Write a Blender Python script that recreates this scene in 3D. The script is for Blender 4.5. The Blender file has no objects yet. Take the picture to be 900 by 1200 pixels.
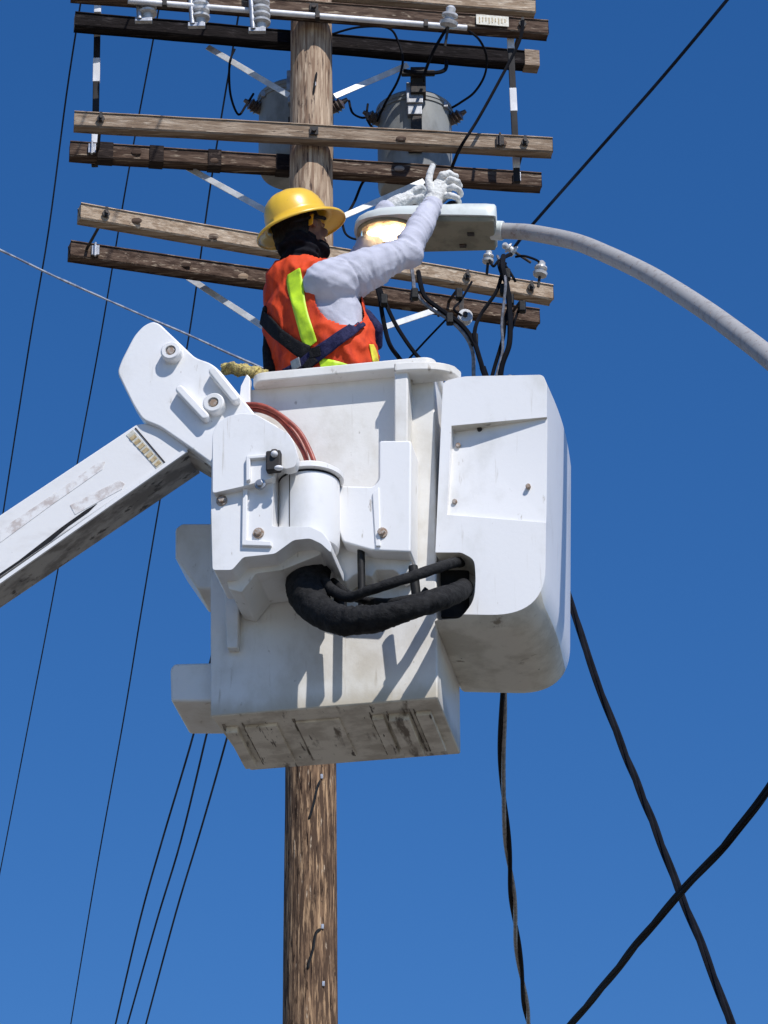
import bpy, bmesh, math, random
from math import radians as R, sin, cos, tan, pi
from mathutils import Vector, Matrix, noise
from mathutils.bvhtree import BVHTree
random.seed(7)
C = bpy.context.scene
V = Vector

# ------------------------------------------------------------------ camera
F_PX = 4550.0                       # focal length for a picture 900 px wide
PITCH, ROLL = R(27.0), -0.0086
EYE = V((0, 0, 1.6))
fwd = V((0, cos(PITCH), sin(PITCH))); rt0 = V((1, 0, 0)); up0 = V((0, -sin(PITCH), cos(PITCH)))
rt = rt0*cos(ROLL) + up0*sin(ROLL); up = up0*cos(ROLL) - rt0*sin(ROLL)
cam = bpy.data.cameras.new('camera'); camo = bpy.data.objects.new('camera', cam)
C.collection.objects.link(camo); C.camera = camo
cam.sensor_fit = 'HORIZONTAL'; cam.sensor_width = 36; cam.lens = F_PX/900*36
cam.clip_start = 0.5; cam.clip_end = 5000
m = Matrix((rt, up, -fwd)).transposed().to_4x4(); m.translation = EYE
camo.matrix_world = m

# ------------------------------------------------------------------ light
SUN = V((0.50*cos(R(50)), -0.866*cos(R(50)), sin(R(50))))      # towards the sun
w = bpy.data.worlds.new('World'); C.world = w; w.use_nodes = True
nt = w.node_tree; bg = nt.nodes['Background']
sky = nt.nodes.new('ShaderNodeTexSky'); sky.sky_type = 'NISHITA'; sky.sun_disc = False
sky.sun_elevation = R(50); sky.sun_rotation = math.atan2(SUN.x, SUN.y)
sky.altitude = 0; sky.air_density = 1.0; sky.dust_density = 0.0; sky.ozone_density = 5.0
hs = nt.nodes.new('ShaderNodeHueSaturation'); hs.inputs['Saturation'].default_value = 1.27; hs.inputs['Hue'].default_value = .508
nt.links.new(sky.outputs[0], hs.inputs['Color'])
nt.links.new(hs.outputs[0], bg.inputs['Color']); bg.inputs['Strength'].default_value = 0.119
sl = bpy.data.lights.new('sun', 'SUN'); sl.energy = 4.75; sl.angle = R(0.53); sl.color = (1, .965, .92)
so = bpy.data.objects.new('sun', sl); C.collection.objects.link(so)
so.rotation_euler = (-SUN).to_track_quat('-Z', 'Y').to_euler()
C.view_settings.view_transform = 'Standard'; C.view_settings.look = 'None'
C.view_settings.exposure = 0.0; C.view_settings.gamma = 1

# ------------------------------------------------------------------ measuring
def ray(px, py): return (fwd*F_PX + rt*(px-450) + up*(600-py)).normalized()
def on_y(px, py, Y):
    d = ray(px, py); return EYE + d*(Y/d.y)
def on_z(px, py, z):
    d = ray(px, py); return EYE + d*((z-EYE.z)/d.z)

# ------------------------------------------------------------------ mesh helpers (all in world coordinates)
ROOT = {}                                                   # root matrix of every empty
def link(o): C.collection.objects.link(o); return o
def thing(name, label, cat, loc=(0, 0, 0), rz=0, group=None):
    o = link(bpy.data.objects.new(name, None)); o.location = loc; o.rotation_euler = (0, 0, rz)
    o.empty_display_size = .1
    o['label'] = label; o['category'] = cat
    if group: o['group'] = group
    ROOT[o.name] = Matrix.Translation(V(loc)) @ Matrix.Rotation(rz, 4, 'Z')
    return o
def top_of(o):
    while o.parent: o = o.parent
    return o
def obj(name, bm, mat, parent=None, smooth=True, bevel=0, seg=2, label=None, angle=40, sub=0):
    mats = mat if isinstance(mat, (list, tuple)) else [mat]
    if parent is not None: bm.transform(ROOT[top_of(parent).name].inverted())
    bmesh.ops.recalc_face_normals(bm, faces=bm.faces)
    me = bpy.data.meshes.new(name); bm.to_mesh(me); bm.free()
    for m_ in mats: me.materials.append(m_)
    o = link(bpy.data.objects.new(name, me))
    if parent is not None: o.parent = parent
    if label: o['label'] = label
    finish(o, smooth, bevel, seg, angle, sub)
    return o
def finish(o, smooth=True, bevel=0, seg=2, angle=40, sub=0):
    if smooth:
        for p in o.data.polygons: p.use_smooth = True
        if not bevel: o.data.set_sharp_from_angle(angle=R(angle))
    if bevel:
        b = o.modifiers.new('bevel', 'BEVEL'); b.width = bevel; b.segments = seg
        b.limit_method = 'ANGLE'; b.angle_limit = R(35); b.harden_normals = True; b.miter_outer = 'MITER_ARC'
    if sub:
        s = o.modifiers.new('sub', 'SUBSURF'); s.levels = s.render_levels = sub
def tag(o, label, cat, group=None):
    o['label'] = label; o['category'] = cat
    if group: o['group'] = group
    return o
def nbm(): return bmesh.new()
def box(bm, c, s, M=None):
    r = bmesh.ops.create_cube(bm, size=1, matrix=(M or Matrix.Identity(4)) @ Matrix.Translation(V(c)) @ Matrix.Diagonal(V((s[0], s[1], s[2], 1))))
    return r['verts']
def frame(o, x, z=V((0, 0, 1))):
    """4x4 with local X along x, Z as near z as can be, origin o"""
    x = V(x).normalized(); y = V(z).cross(x).normalized(); z = x.cross(y)
    M = Matrix((x, y, z)).transposed().to_4x4(); M.translation = V(o); return M
def bar(bm, a, b, wy, wz, z=V((0, 0, 1))):
    a = V(a); b = V(b); M = frame((a+b)/2, b-a, z); box(bm, (0, 0, 0), ((b-a).length, wy, wz), M)
def lathe(bm, prof, M, n=24, cap=True):
    """prof: (radius, height) along local Z of M"""
    rings = []
    for r, h in prof:
        rings.append([bm.verts.new(M @ V((max(r, 1e-4)*cos(2*pi*i/n), max(r, 1e-4)*sin(2*pi*i/n), h))) for i in range(n)])
    for a, b in zip(rings, rings[1:]):
        for i in range(n): bm.faces.new((a[i], a[(i+1) % n], b[(i+1) % n], b[i]))
    if cap: bm.faces.new(rings[0][::-1]); bm.faces.new(rings[-1])
    return rings
def zframe(o, z):
    z = V(z).normalized(); M = z.to_track_quat('Z', 'Y').to_matrix().to_4x4(); M.translation = V(o); return M
def cyl(bm, a, b, r, n=16, r2=None):
    a = V(a); b = V(b); L = (b-a).length
    lathe(bm, [(r, 0), (r if r2 is None else r2, L)], zframe(a, b-a), n)
def spline(pts, k=8):
    """Catmull-Rom through pts (tuples of any length)"""
    P = [pts[0]] + list(pts) + [pts[-1]]; out = []
    for i in range(1, len(P)-2):
        for j in range(k):
            t = j/k
            out.append(tuple(.5*((2*b) + (c-a)*t + (2*a-5*b+4*c-d)*t*t + (3*b-a-3*c+d)*t**3)
                             for a, b, c, d in zip(P[i-1], P[i], P[i+1], P[i+2])))
    out.append(tuple(pts[-1])); return out
def tube(bm, pts, r, n=8, cap=True, mod=None):
    """pts world points; r number or list"""
    pts = [V(p) for p in pts]; N = len(pts)
    rs = r if isinstance(r, (list, tuple)) else [r]*N
    t = (pts[1]-pts[0]).normalized(); nrm = t.orthogonal().normalized(); rings = []
    for i, p in enumerate(pts):
        t2 = (pts[min(i+1, N-1)]-pts[max(i-1, 0)]).normalized()
        nrm = (nrm - t2*nrm.dot(t2)).normalized(); bi = t2.cross(nrm); ring = []
        for j in range(n):
            a = 2*pi*j/n; d = nrm*cos(a)+bi*sin(a); rr = rs[i]
            if mod: rr *= mod(i, j, p + d*rr)
            ring.append(bm.verts.new(p + d*rr))
        rings.append(ring)
    for a, b in zip(rings, rings[1:]):
        for i in range(n): bm.faces.new((a[i], a[(i+1) % n], b[(i+1) % n], b[i]))
    if cap: bm.faces.new(rings[0][::-1]); bm.faces.new(rings[-1])
def prism(bm, outline, to_world, v0, v1, mats=None):
    """outline [(u,z)]; extruded along v from v0 (near) to v1"""
    A = [bm.verts.new(to_world(u, v0, z)) for u, z in outline]
    B = [bm.verts.new(to_world(u, v1, z)) for u, z in outline]
    n = len(A); fs = [bm.faces.new(A), bm.faces.new(B[::-1])]
    for i in range(n): fs.append(bm.faces.new((A[i], B[i], B[(i+1) % n], A[(i+1) % n])))
    return fs
def rounded(poly, rad, k=5):
    """round the corners of a 2D polygon; rad number or list"""
    out = []; n = len(poly)
    for i in range(n):
        p = V(poly[i]); a = V(poly[i-1]); b = V(poly[(i+1) % n]); r = rad[i] if isinstance(rad, (list, tuple)) else rad
        if r <= 0: out.append(tuple(p)); continue
        da = (a-p); db = (b-p); r_ = min(r, da.length*.49, db.length*.49)
        s = p+da.normalized()*r_; e = p+db.normalized()*r_
        for j in range(k+1):
            t = j/k; q = s*(1-t)**2 + p*2*t*(1-t) + e*t*t; out.append((q.x, q.y))
    return out
def boolean_cut(o, cutbm):
    me = bpy.data.meshes.new('cut'); bmesh.ops.recalc_face_normals(cutbm, faces=cutbm.faces); cutbm.to_mesh(me); cutbm.free()
    c = link(bpy.data.objects.new('cut', me)); p = o.parent; o.parent = None
    mod = o.modifiers.new('b', 'BOOLEAN'); mod.object = c; mod.operation = 'DIFFERENCE'; mod.solver = 'EXACT'
    o.modifiers.move(len(o.modifiers)-1, 0)
    shown = [m for m in o.modifiers if m.type != 'BOOLEAN']
    for m_ in shown: m_.show_viewport = False
    dg = bpy.context.evaluated_depsgraph_get(); new = bpy.data.meshes.new_from_object(o.evaluated_get(dg))
    o.modifiers.remove(mod)
    for m_ in shown: m_.show_viewport = True
    old = o.data; o.data = new; new.name = o.name; o.parent = p
    bpy.data.objects.remove(c); bpy.data.meshes.remove(old)
def remeshed(bm, voxel, smooth_it=4, fac=.6):
    """one continuous skin over overlapping lumps"""
    me = bpy.data.meshes.new('t'); bmesh.ops.recalc_face_normals(bm, faces=bm.faces); bm.to_mesh(me); bm.free()
    o = link(bpy.data.objects.new('t', me))
    r = o.modifiers.new('r', 'REMESH'); r.mode = 'VOXEL'; r.voxel_size = voxel; r.use_smooth_shade = True
    s = o.modifiers.new('s', 'SMOOTH'); s.factor = fac; s.iterations = smooth_it
    dg = bpy.context.evaluated_depsgraph_get(); new = bpy.data.meshes.new_from_object(o.evaluated_get(dg))
    out = bmesh.new(); out.from_mesh(new)
    bpy.data.objects.remove(o); bpy.data.meshes.remove(me); bpy.data.meshes.remove(new)
    return out
def ball(bm, c, s, M=None, n=16):
    bmesh.ops.create_uvsphere(bm, u_segments=n, v_segments=n//2+2, radius=1,
        matrix=Matrix.Translation(V(c)) @ (M or Matrix.Identity(4)) @ Matrix.Diagonal(V((s[0], s[1], s[2], 1))))
def capsule(bm, a, b, r1, r2, n=14, flat=1.0, up_=None):
    """tapered limb piece with round ends"""
    a = V(a); b = V(b); L = (b-a).length; prof = []
    for i in range(5): t = -pi/2 + pi/2*i/4; prof.append((max(r1*cos(t), 1e-4), r1*sin(t)))
    for i in range(5): t = pi/2*i/4; prof.append((max(r2*cos(t), 1e-4), L+r2*sin(t)))
    M = zframe(a, b-a)
    if up_ is not None:                                     # flat: squeeze along up_
        z = (b-a).normalized(); y = (V(up_)-z*z.dot(V(up_))).normalized(); x = y.cross(z)
        M = Matrix((x, y, z)).transposed().to_4x4(); M.translation = a; M = M @ Matrix.Diagonal(V((1, flat, 1, 1)))
    lathe(bm, prof, M, n)

# ------------------------------------------------------------------ materials
def srgb(r, g, b): return tuple(((c/255)/12.92 if c/255 <= .04045 else ((c/255+.055)/1.055)**2.4) for c in (r, g, b)) + (1,)
def mat(name, col, rough=.6, metal=0, col2=None, scale=(8, 8, 8), lo=.4, hi=.6, detail=6, bump=0, bscale=None, coat=0, spec=.5, layers=(), foot=None):
    """procedural surface: col mixed towards col2 by stretched noise; layers: (colour, scale, lo, hi)"""
    m = bpy.data.materials.new(name); m.use_nodes = True; t = m.node_tree; p = t.nodes['Principled BSDF']; L = t.links.new
    p.inputs['Roughness'].default_value = rough; p.inputs['Metallic'].default_value = metal
    p.inputs['Coat Weight'].default_value = coat; p.inputs['Specular IOR Level'].default_value = spec
    tc = t.nodes.new('ShaderNodeTexCoord')
    def nz(sc, det=detail, dist=0):
        mp = t.nodes.new('ShaderNodeMapping'); mp.inputs['Scale'].default_value = sc; L(tc.outputs['Object'], mp.inputs['Vector'])
        n = t.nodes.new('ShaderNodeTexNoise'); n.inputs['Scale'].default_value = 1; n.inputs['Detail'].default_value = det
        n.inputs['Roughness'].default_value = .62; n.inputs['Distortion'].default_value = dist
        L(mp.outputs[0], n.inputs['Vector']); return n.outputs['Fac']
    def ramp(f, lo, hi):
        r = t.nodes.new('ShaderNodeMapRange'); r.interpolation_type = 'SMOOTHSTEP'
        r.inputs['From Min'].default_value = lo; r.inputs['From Max'].default_value = hi; L(f, r.inputs['Value']); return r.outputs[0]
    cur = None
    if col2 is not None: layers = ((col2, scale, lo, hi),) + tuple(layers)
    for (c2, sc, a, b) in layers:
        mx = t.nodes.new('ShaderNodeMix'); mx.data_type = 'RGBA'
        if cur is None: mx.inputs['A'].default_value = col
        else: L(cur, mx.inputs['A'])
        mx.inputs['B'].default_value = c2; L(ramp(nz(sc), a, b), mx.inputs['Factor']); cur = mx.outputs['Result']
    if foot:                                                # dirt gathered round the foot of a thing
        sx = t.nodes.new('ShaderNodeSeparateXYZ'); L(tc.outputs['Object'], sx.inputs[0])
        ad = t.nodes.new('ShaderNodeMath'); ad.operation = 'MULTIPLY_ADD'; L(nz((9, 9, 5)), ad.inputs[0]); ad.inputs[1].default_value = foot[1]*1.6; L(sx.outputs['Z'], ad.inputs[2])
        mx = t.nodes.new('ShaderNodeMix'); mx.data_type = 'RGBA'; L(cur, mx.inputs['A']); mx.inputs['B'].default_value = foot[0]
        L(ramp(ad.outputs[0], foot[1]*1.9, foot[1]*.8), mx.inputs['Factor']); cur = mx.outputs['Result']
    if cur is None: p.inputs['Base Color'].default_value = col
    else: L(cur, p.inputs['Base Color'])
    if bump:
        b = t.nodes.new('ShaderNodeBump'); b.inputs['Strength'].default_value = bump; b.inputs['Distance'].default_value = .01
        L(nz(bscale or scale, 8), b.inputs['Height']); L(b.outputs[0], p.inputs['Normal'])
    return m
W = (.80, .795, .79, 1)
gel = mat('white_gelcoat', W, .32, col2=(.66, .65, .62, 1), scale=(5, 5, 3), lo=.5, hi=.75, coat=.2,
          layers=(((.42, .38, .32, 1), (30, 30, 9), .66, .76), ((.56, .53, .48, 1), (55, 55, 3), .62, .78), ((.30, .24, .18, 1), (90, 90, 40), .71, .75)), bump=.05, bscale=(60, 60, 60))
gel2 = mat('aged_gelcoat', (.74, .725, .69, 1), .42, col2=(.60, .57, .51, 1), scale=(6, 6, 4), lo=.42, hi=.7,
           layers=(((.33, .29, .24, 1), (25, 25, 12), .62, .74),), bump=.08, bscale=(60, 60, 60))
gelb = mat('bucket_gelcoat', (.74, .725, .69, 1), .42, col2=(.60, .57, .51, 1), scale=(6, 6, 4), lo=.42, hi=.7,
           layers=(((.50, .46, .40, 1), (40, 40, 4), .60, .76), ((.26, .22, .17, 1), (28, 28, 16), .64, .74)), bump=.08, bscale=(60, 60, 60), foot=((.50, .45, .36, 1), .07))
grime = mat('grimy_gelcoat', (.74, .69, .59, 1), .7, col2=(.52, .47, .39, 1), scale=(7, 9, 7), lo=.42, hi=.62,
            layers=(((.16, .13, .10, 1), (13, 3.0, 12), .57, .68), ((.07, .055, .045, 1), (34, 5, 34), .61, .68), ((.03, .025, .02, 1), (70, 16, 60), .66, .71)), bump=.2, bscale=(30, 30, 30))
seamd = mat('seam_dirt', (.13, .11, .085, 1), .9, col2=(.34, .30, .25, 1), scale=(40, 16, 40), lo=.42, hi=.58)
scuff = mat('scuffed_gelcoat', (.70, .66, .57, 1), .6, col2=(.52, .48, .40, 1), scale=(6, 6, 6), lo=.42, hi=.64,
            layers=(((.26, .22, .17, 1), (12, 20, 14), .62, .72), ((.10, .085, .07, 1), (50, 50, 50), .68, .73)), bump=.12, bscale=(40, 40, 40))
boomp = mat('boom_paint', (.78, .77, .76, 1), .38, col2=(.66, .635, .61, 1), scale=(4, 5, 9), lo=.5, hi=.75,
            layers=(((.42, .36, .33, 1), (9.0, 14, 14), .66, .74), ((.2, .17, .15, 1), (40, 40, 40), .69, .74)), bump=.06, bscale=(40, 40, 40))
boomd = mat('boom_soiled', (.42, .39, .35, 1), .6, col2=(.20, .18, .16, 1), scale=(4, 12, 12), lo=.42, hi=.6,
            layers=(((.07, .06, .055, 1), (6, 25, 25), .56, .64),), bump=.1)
wood_p = mat('pole_wood', (.22, .135, .08, 1), .9, spec=.15, col2=(.085, .052, .034, 1), scale=(52, 52, 4), lo=.40, hi=.54, detail=9,
             layers=(((.42, .27, .155, 1), (60, 60, 4), .52, .62), ((.50, .39, .28, 1), (60, 60, 7), .63, .68), ((.022, .013, .009, 1), (75, 75, 6), .56, .63), ((.07, .045, .03, 1), (22, 22, 12), .62, .7)),
             bump=.7, bscale=(40, 40, 4))
wood_t = mat('pole_wood_bleached', (.40, .29, .20, 1), .85, col2=(.24, .15, .095, 1), scale=(44, 44, 3), lo=.42, hi=.58, detail=9,
             layers=(((.54, .41, .29, 1), (38, 38, 3), .52, .64), ((.07, .04, .028, 1), (40, 40, 4.0), .57, .64), ((.10, .06, .04, 1), (10, 10, 5), .62, .7)), bump=.8, bscale=(60, 60, 3))
def armwood(name, a, b, c, d=(.04, .03, .022, 1)):
    return mat(name, a, .9, spec=.15, col2=b, scale=(2.2, 40, 40), lo=.42, hi=.6, detail=8,
               layers=((c, (5, 50, 50), .56, .66), (d, (6, 70, 70), .63, .70), (c, (7, 9, 9), .66, .72)), bump=.8, bscale=(4, 70, 70))
wa_l = armwood('bleached_crossarm_wood', (.33, .255, .19, 1), (.21, .15, .105, 1), (.44, .36, .28, 1))
wa_t = armwood('tan_crossarm_wood', (.44, .345, .255, 1), (.29, .21, .145, 1), (.54, .45, .35, 1))
wa_b = armwood('brown_crossarm_wood', (.125, .085, .063, 1), (.060, .038, .028, 1), (.30, .24, .18, 1))
wa_b2 = armwood('charred_crossarm_wood', (.03, .022, .02, 1), (.018, .013, .012, 1), (.08, .06, .05, 1))
wa_d = armwood('tarred_crossarm_wood', (.013, .010, .010, 1), (.008, .006, .006, 1), (.035, .03, .03, 1))
galv = mat('galvanised_steel', (.50, .51, .53, 1), .42, .75, col2=(.30, .30, .31, 1), scale=(22, 22, 22), lo=.35, hi=.65, bump=.1)
galv2 = mat('weathered_mast_steel', (.34, .335, .335, 1), .6, 0, spec=.1, col2=(.27, .255, .25, 1), scale=(30, 30, 30), lo=.5, hi=.66,
            layers=(((.20, .14, .11, 1), (75, 75, 75), .60, .70),), bump=.03, bscale=(30, 30, 30))
brace_m = mat('brace_paint', (.62, .63, .64, 1), .45, .2, col2=(.48, .49, .50, 1), scale=(15, 15, 15))
iron = mat('dark_iron', (.022, .02, .02, 1), .65, .2, col2=(.06, .042, .034, 1), scale=(40, 40, 40), lo=.5, hi=.62)
rustm = mat('rusty_bolt', (.30, .21, .15, 1), .7, .3, col2=(.42, .38, .34, 1), scale=(90, 90, 90), lo=.42, hi=.6)
rubber = mat('black_rubber', (.007, .007, .008, 1), .6, spec=.25, col2=(.014, .014, .014, 1), scale=(30, 30, 30), bump=.2)
sleeve_m = mat('black_hose_sleeve', (.005, .005, .006, 1), .8, spec=.25, col2=(.013, .013, .014, 1), scale=(50, 50, 50), bump=.5, bscale=(90, 90, 90))
cable = mat('cable_jacket', (.003, .0035, .006, 1), .8, spec=.12, col2=(.006, .0065, .010, 1), scale=(6, 6, 6))
cable_g = mat('bare_aluminium_strand', (.25, .25, .27, 1), .5, .4, col2=(.14, .14, .15, 1), scale=(30, 30, 30))
line_m = mat('line_conductor', (.030, .05, .095, 1), .8, spec=.15, col2=(.012, .018, .034, 1), scale=(2, 2, 2))
ropew = mat('pale_strand', (.40, .43, .50, 1), .6, col2=(.20, .23, .32, 1), scale=(14, 14, 14), lo=.44, hi=.56)
redh = mat('red_hose', (.33, .060, .035, 1), .45, col2=(.22, .035, .022, 1), scale=(30, 30, 30))
tank = mat('transformer_paint', (.27, .28, .28, 1), .5, spec=.4, col2=(.17, .175, .175, 1), scale=(6, 6, 3), lo=.4, hi=.65, bump=.1)
porc = mat('porcelain', (.62, .62, .62, 1), .22, col2=(.42, .42, .43, 1), scale=(20, 20, 20), coat=.4)
porcb = mat('brown_porcelain', (.075, .05, .042, 1), .3, col2=(.12, .10, .09, 1), scale=(25, 25, 25), coat=.4)
whitep = mat('white_pvc', (.78, .78, .80, 1), .4, col2=(.62, .62, .64, 1), scale=(8, 8, 8))
black_p = mat('black_fibreglass', (.010, .009, .010, 1), .6, spec=.25, col2=(.022, .02, .02, 1), scale=(18, 18, 5))
yel = mat('yellow_helmet_shell', (.80, .49, .035, 1), .33, col2=(.66, .38, .03, 1), scale=(14, 14, 14), lo=.48, hi=.8,
          layers=(((.32, .2, .05, 1), (70, 70, 70), .68, .74),), coat=.25, bump=.04)
skin = mat('skin', (.17, .085, .052, 1), .6, spec=.3, col2=(.12, .06, .038, 1), scale=(30, 30, 30), bump=.1)
hairm = mat('black_hair', (.004, .0035, .0035, 1), .7, spec=.2, col2=(.008, .007, .006, 1), scale=(90, 90, 20), bump=.6, bscale=(150, 150, 30))
gaiter = mat('black_neck_gaiter', (.004, .004, .006, 1), .9, spec=.1, col2=(.009, .009, .013, 1), scale=(30, 30, 30), bump=.4)
shirt_m = mat('pale_grey_jersey', (.50, .505, .58, 1), .85, col2=(.44, .445, .52, 1), scale=(12, 12, 12), bump=.35, bscale=(26, 26, 26), spec=.2)
orange = mat('orange_mesh_fabric', (.66, .062, .014, 1), .75, col2=(.42, .032, .010, 1), scale=(14, 14, 9), lo=.45, hi=.7, bump=.4, bscale=(30, 30, 18), spec=.25)
lime = mat('lime_reflective_tape', (.56, .82, .02, 1), .5, col2=(.46, .70, .02, 1), scale=(22, 22, 22), bump=.2, bscale=(35, 35, 35))
yelt = mat('yellow_reflective_tape', (.82, .78, .05, 1), .5, col2=(.8, .6, .05, 1), scale=(22, 22, 22))
navy = mat('navy_webbing', (.010, .010, .045, 1), .8, spec=.2, col2=(.024, .024, .075, 1), scale=(60, 60, 60), bump=.5, bscale=(180, 180, 180))
blackw = mat('black_webbing', (.006, .006, .008, 1), .85, spec=.2, col2=(.014, .014, .016, 1), scale=(60, 60, 60), bump=.5, bscale=(180, 180, 180))
glovem = mat('white_work_glove', (.66, .66, .64, 1), .8, col2=(.50, .49, .47, 1), scale=(35, 35, 35), lo=.46, hi=.68, bump=.5, bscale=(60, 60, 60))
trous = mat('dark_trousers', (.03, .035, .05, 1), .9, col2=(.02, .024, .035, 1), scale=(12, 12, 12), bump=.3)
lampg = mat('pale_grey_lamp_paint', (.60, .64, .62, 1), .4, col2=(.50, .53, .51, 1), scale=(12, 12, 12), lo=.45, hi=.65, bump=.05)
lampd = mat('lamp_underside_paint', (.23, .222, .165, 1), .6, spec=.3, col2=(.16, .155, .115, 1), scale=(14, 14, 14), lo=.42, hi=.62)
ropem = mat('yellow_rope', (.58, .47, .16, 1), .9, col2=(.34, .27, .12, 1), scale=(60, 60, 60), lo=.42, hi=.6, bump=1, bscale=(120, 120, 120))
tagm = mat('cream_tag', (.62, .60, .52, 1), .5, col2=(.45, .43, .36, 1), scale=(60, 60, 60))
tago = mat('ochre_print', (.36, .26, .12, 1), .6, col2=(.50, .40, .24, 1), scale=(80, 80, 80))
asph = mat('asphalt', (.062, .060, .056, 1), .9, col2=(.09, .086, .08, 1), scale=(3, 3, 3), bump=.5, bscale=(40, 40, 40))
dirt = mat('dry_earth', (.20, .165, .115, 1), .95, col2=(.15, .125, .088, 1), scale=(.4, .4, .4), bump=.4, bscale=(5, 5, 5))
conc = mat('concrete', (.28, .265, .24, 1), .9, col2=(.22, .21, .19, 1), scale=(1.5, 1.5, 1.5), bump=.2)
linep = mat('road_paint', (.7, .68, .6, 1), .7, col2=(.5, .49, .44, 1), scale=(9, 9, 9))
def emit(name, col, s):
    m = bpy.data.materials.new(name); m.use_nodes = True; p = m.node_tree.nodes['Principled BSDF']
    p.inputs['Base Color'].default_value = col; p.inputs['Emission Color'].default_value = col; p.inputs['Emission Strength'].default_value = s
    return m
glow = emit('lit_lamp', (1, .74, .40, 1), 7.0)
glassm = bpy.data.materials.new('lamp_glass'); glassm.use_nodes = True
gp = glassm.node_tree.nodes['Principled BSDF']; gp.inputs['Base Color'].default_value = (.93, .86, .76, 1)
gp.inputs['Roughness'].default_value = .12; gp.inputs['Transmission Weight'].default_value = .85; gp.inputs['IOR'].default_value = 1.12
refl = mat('lamp_reflector', (.66, .56, .44, 1), .32, .5, col2=(.5, .4, .3, 1), scale=(40, 40, 40))

# ------------------------------------------------------------------ ground (outside the picture, but it lights the undersides)
def sheet(name, x0, x1, y0, y1, z, mt, kind='structure', h=0):
    bm = nbm()
    if h: box(bm, ((x0+x1)/2, (y0+y1)/2, z-h/2), (x1-x0, y1-y0, h))
    else: bm.faces.new([bm.verts.new(p) for p in ((x0, y0, z), (x1, y0, z), (x1, y1, z), (x0, y1, z))])
    o = obj(name, bm, mt, smooth=False); o['kind'] = kind; return o
sheet('ground', -1500, 1500, -1500, 1500, 0, dirt)
sheet('road', -1500, 1500, 6.5, 17.5, .004, asph)
sheet('pavement', -1500, 1500, 17.5, 19.6, .13, conc, h=.13)
sheet('near_pavement', -1500, 1500, -2.0, 6.5, .13, conc, h=.13)

# ==================================================================== UTILITY POLE
PY = 21.0
p0 = on_y(364, 900, PY); PX = p0.x
POLE_TOP = 17.2
pole = thing('utility_pole', 'weathered brown wooden utility pole carrying stacked crossarms, behind the bucket', 'utility pole', (PX, PY, 0))
def pole_r(z): return .185 - .0032*z
bm = nbm(); n = 40; zs = [POLE_TOP*i/150 for i in range(151)]; rings = []
for z in zs:
    ring = []
    for j in range(n):
        a = 2*pi*j/n
        g = noise.noise(V((cos(a)*6, sin(a)*6, z*.5)))*.005 + noise.noise(V((cos(a)*16, sin(a)*16, z*1.6)))*.004
        ring.append(bm.verts.new((PX+(pole_r(z)+g)*cos(a), PY+(pole_r(z)+g)*sin(a), z)))
    rings.append(ring)
for k, (a, b) in enumerate(zip(rings, rings[1:])):
    for i in range(n):
        f = bm.faces.new((a[i], a[(i+1) % n], b[(i+1) % n], b[i])); f.material_index = 1 if zs[k] > 13.2 else 0
bm.faces.new(rings[0][::-1]); bm.faces.new(rings[-1])
shaft = obj('shaft', bm, [wood_p, wood_t], pole, angle=80)
# two drying cracks as real grooves with a dark lip, and splinters
for pts in ([(375, 914), (371, 925), (368, 940), (364, 954), (362, 960)], [(376, 1088), (370, 1094), (367, 1112), (362, 1128), (361, 1136)],
            [(371, 83), (369, 95), (367, 110)]):
    bm = nbm(); P = []
    for px, py in pts:
        q = on_y(px, py, PY-.15); d = V((q.x-PX, 0, 0)); rr = pole_r(q.z)
        P.append(V((q.x, PY-math.sqrt(max(rr*rr-d.x*d.x, .0004))-.001, q.z)))
    tube(bm, spline([tuple(p) for p in P], 3), [.004]+[.0085]*(len(spline([tuple(p) for p in P], 3))-2)+[.003], 6)
    obj('crack', bm, rubber, shaft)
for px, py in [(377, 909), (378, 1085), (379, 1152), (369, 97)]:
    q = on_y(px, py, PY-.15); dx = q.x-PX; rr = pole_r(q.z); bm = nbm()
    box(bm, (q.x, PY-math.sqrt(rr*rr-dx*dx)-.003, q.z), (.016, .008, .03)); obj('staple', bm, galv, shaft, bevel=.002)

AH, AW = .118, .09                                          # crossarm section
def arm(lp, rp, Yc, mt, name='crossarm', label=None, parent=pole, tips=None):
    """lp, rp: face-centre pixels of the ends; Yc: where it crosses the pole"""
    t = (365-lp[0])/(rp[0]-lp[0]); mid = (365, lp[1]+(rp[1]-lp[1])*t)
    z = on_y(mid[0], mid[1], Yc-AW/2).z
    a = on_z(lp[0], lp[1], z); b = on_z(rp[0], rp[1], z)
    M = frame((a+b)/2, b-a); M = M @ Matrix.Translation((0, AW/2, 0)); L = (b-a).length
    bm = nbm(); n = 60; secs = []
    for i in range(n+1):
        x = -L/2+L*i/n; sec = []
        for (y, zz) in ((-1, -1), (1, -1), (1, 1), (-1, 1)):
            g = noise.noise(V((x*2.1+y, zz*5, z)))*.004
            for (cy, cz) in (((.82, 1), (1, .82)) if y*zz > 0 else ((1, .82), (.82, 1))):
                sec.append(bm.verts.new(M @ V((x, (AW/2*cy+g)*y, (AH/2*cz+g)*zz))))
        secs.append(sec)
    for s, q in zip(secs, secs[1:]):
        for j in range(8): bm.faces.new((s[j], s[(j+1) % 8], q[(j+1) % 8], q[j]))
    f0 = bm.faces.new(secs[0][::-1]); f1 = bm.faces.new(secs[-1])
    mts = [mt]
    if tips: mts = [mt, tips]; f1.material_index = 1; f0.material_index = 1
    o = obj(name, bm, mts, parent, angle=30, label=label)
    return o, M, L
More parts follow.
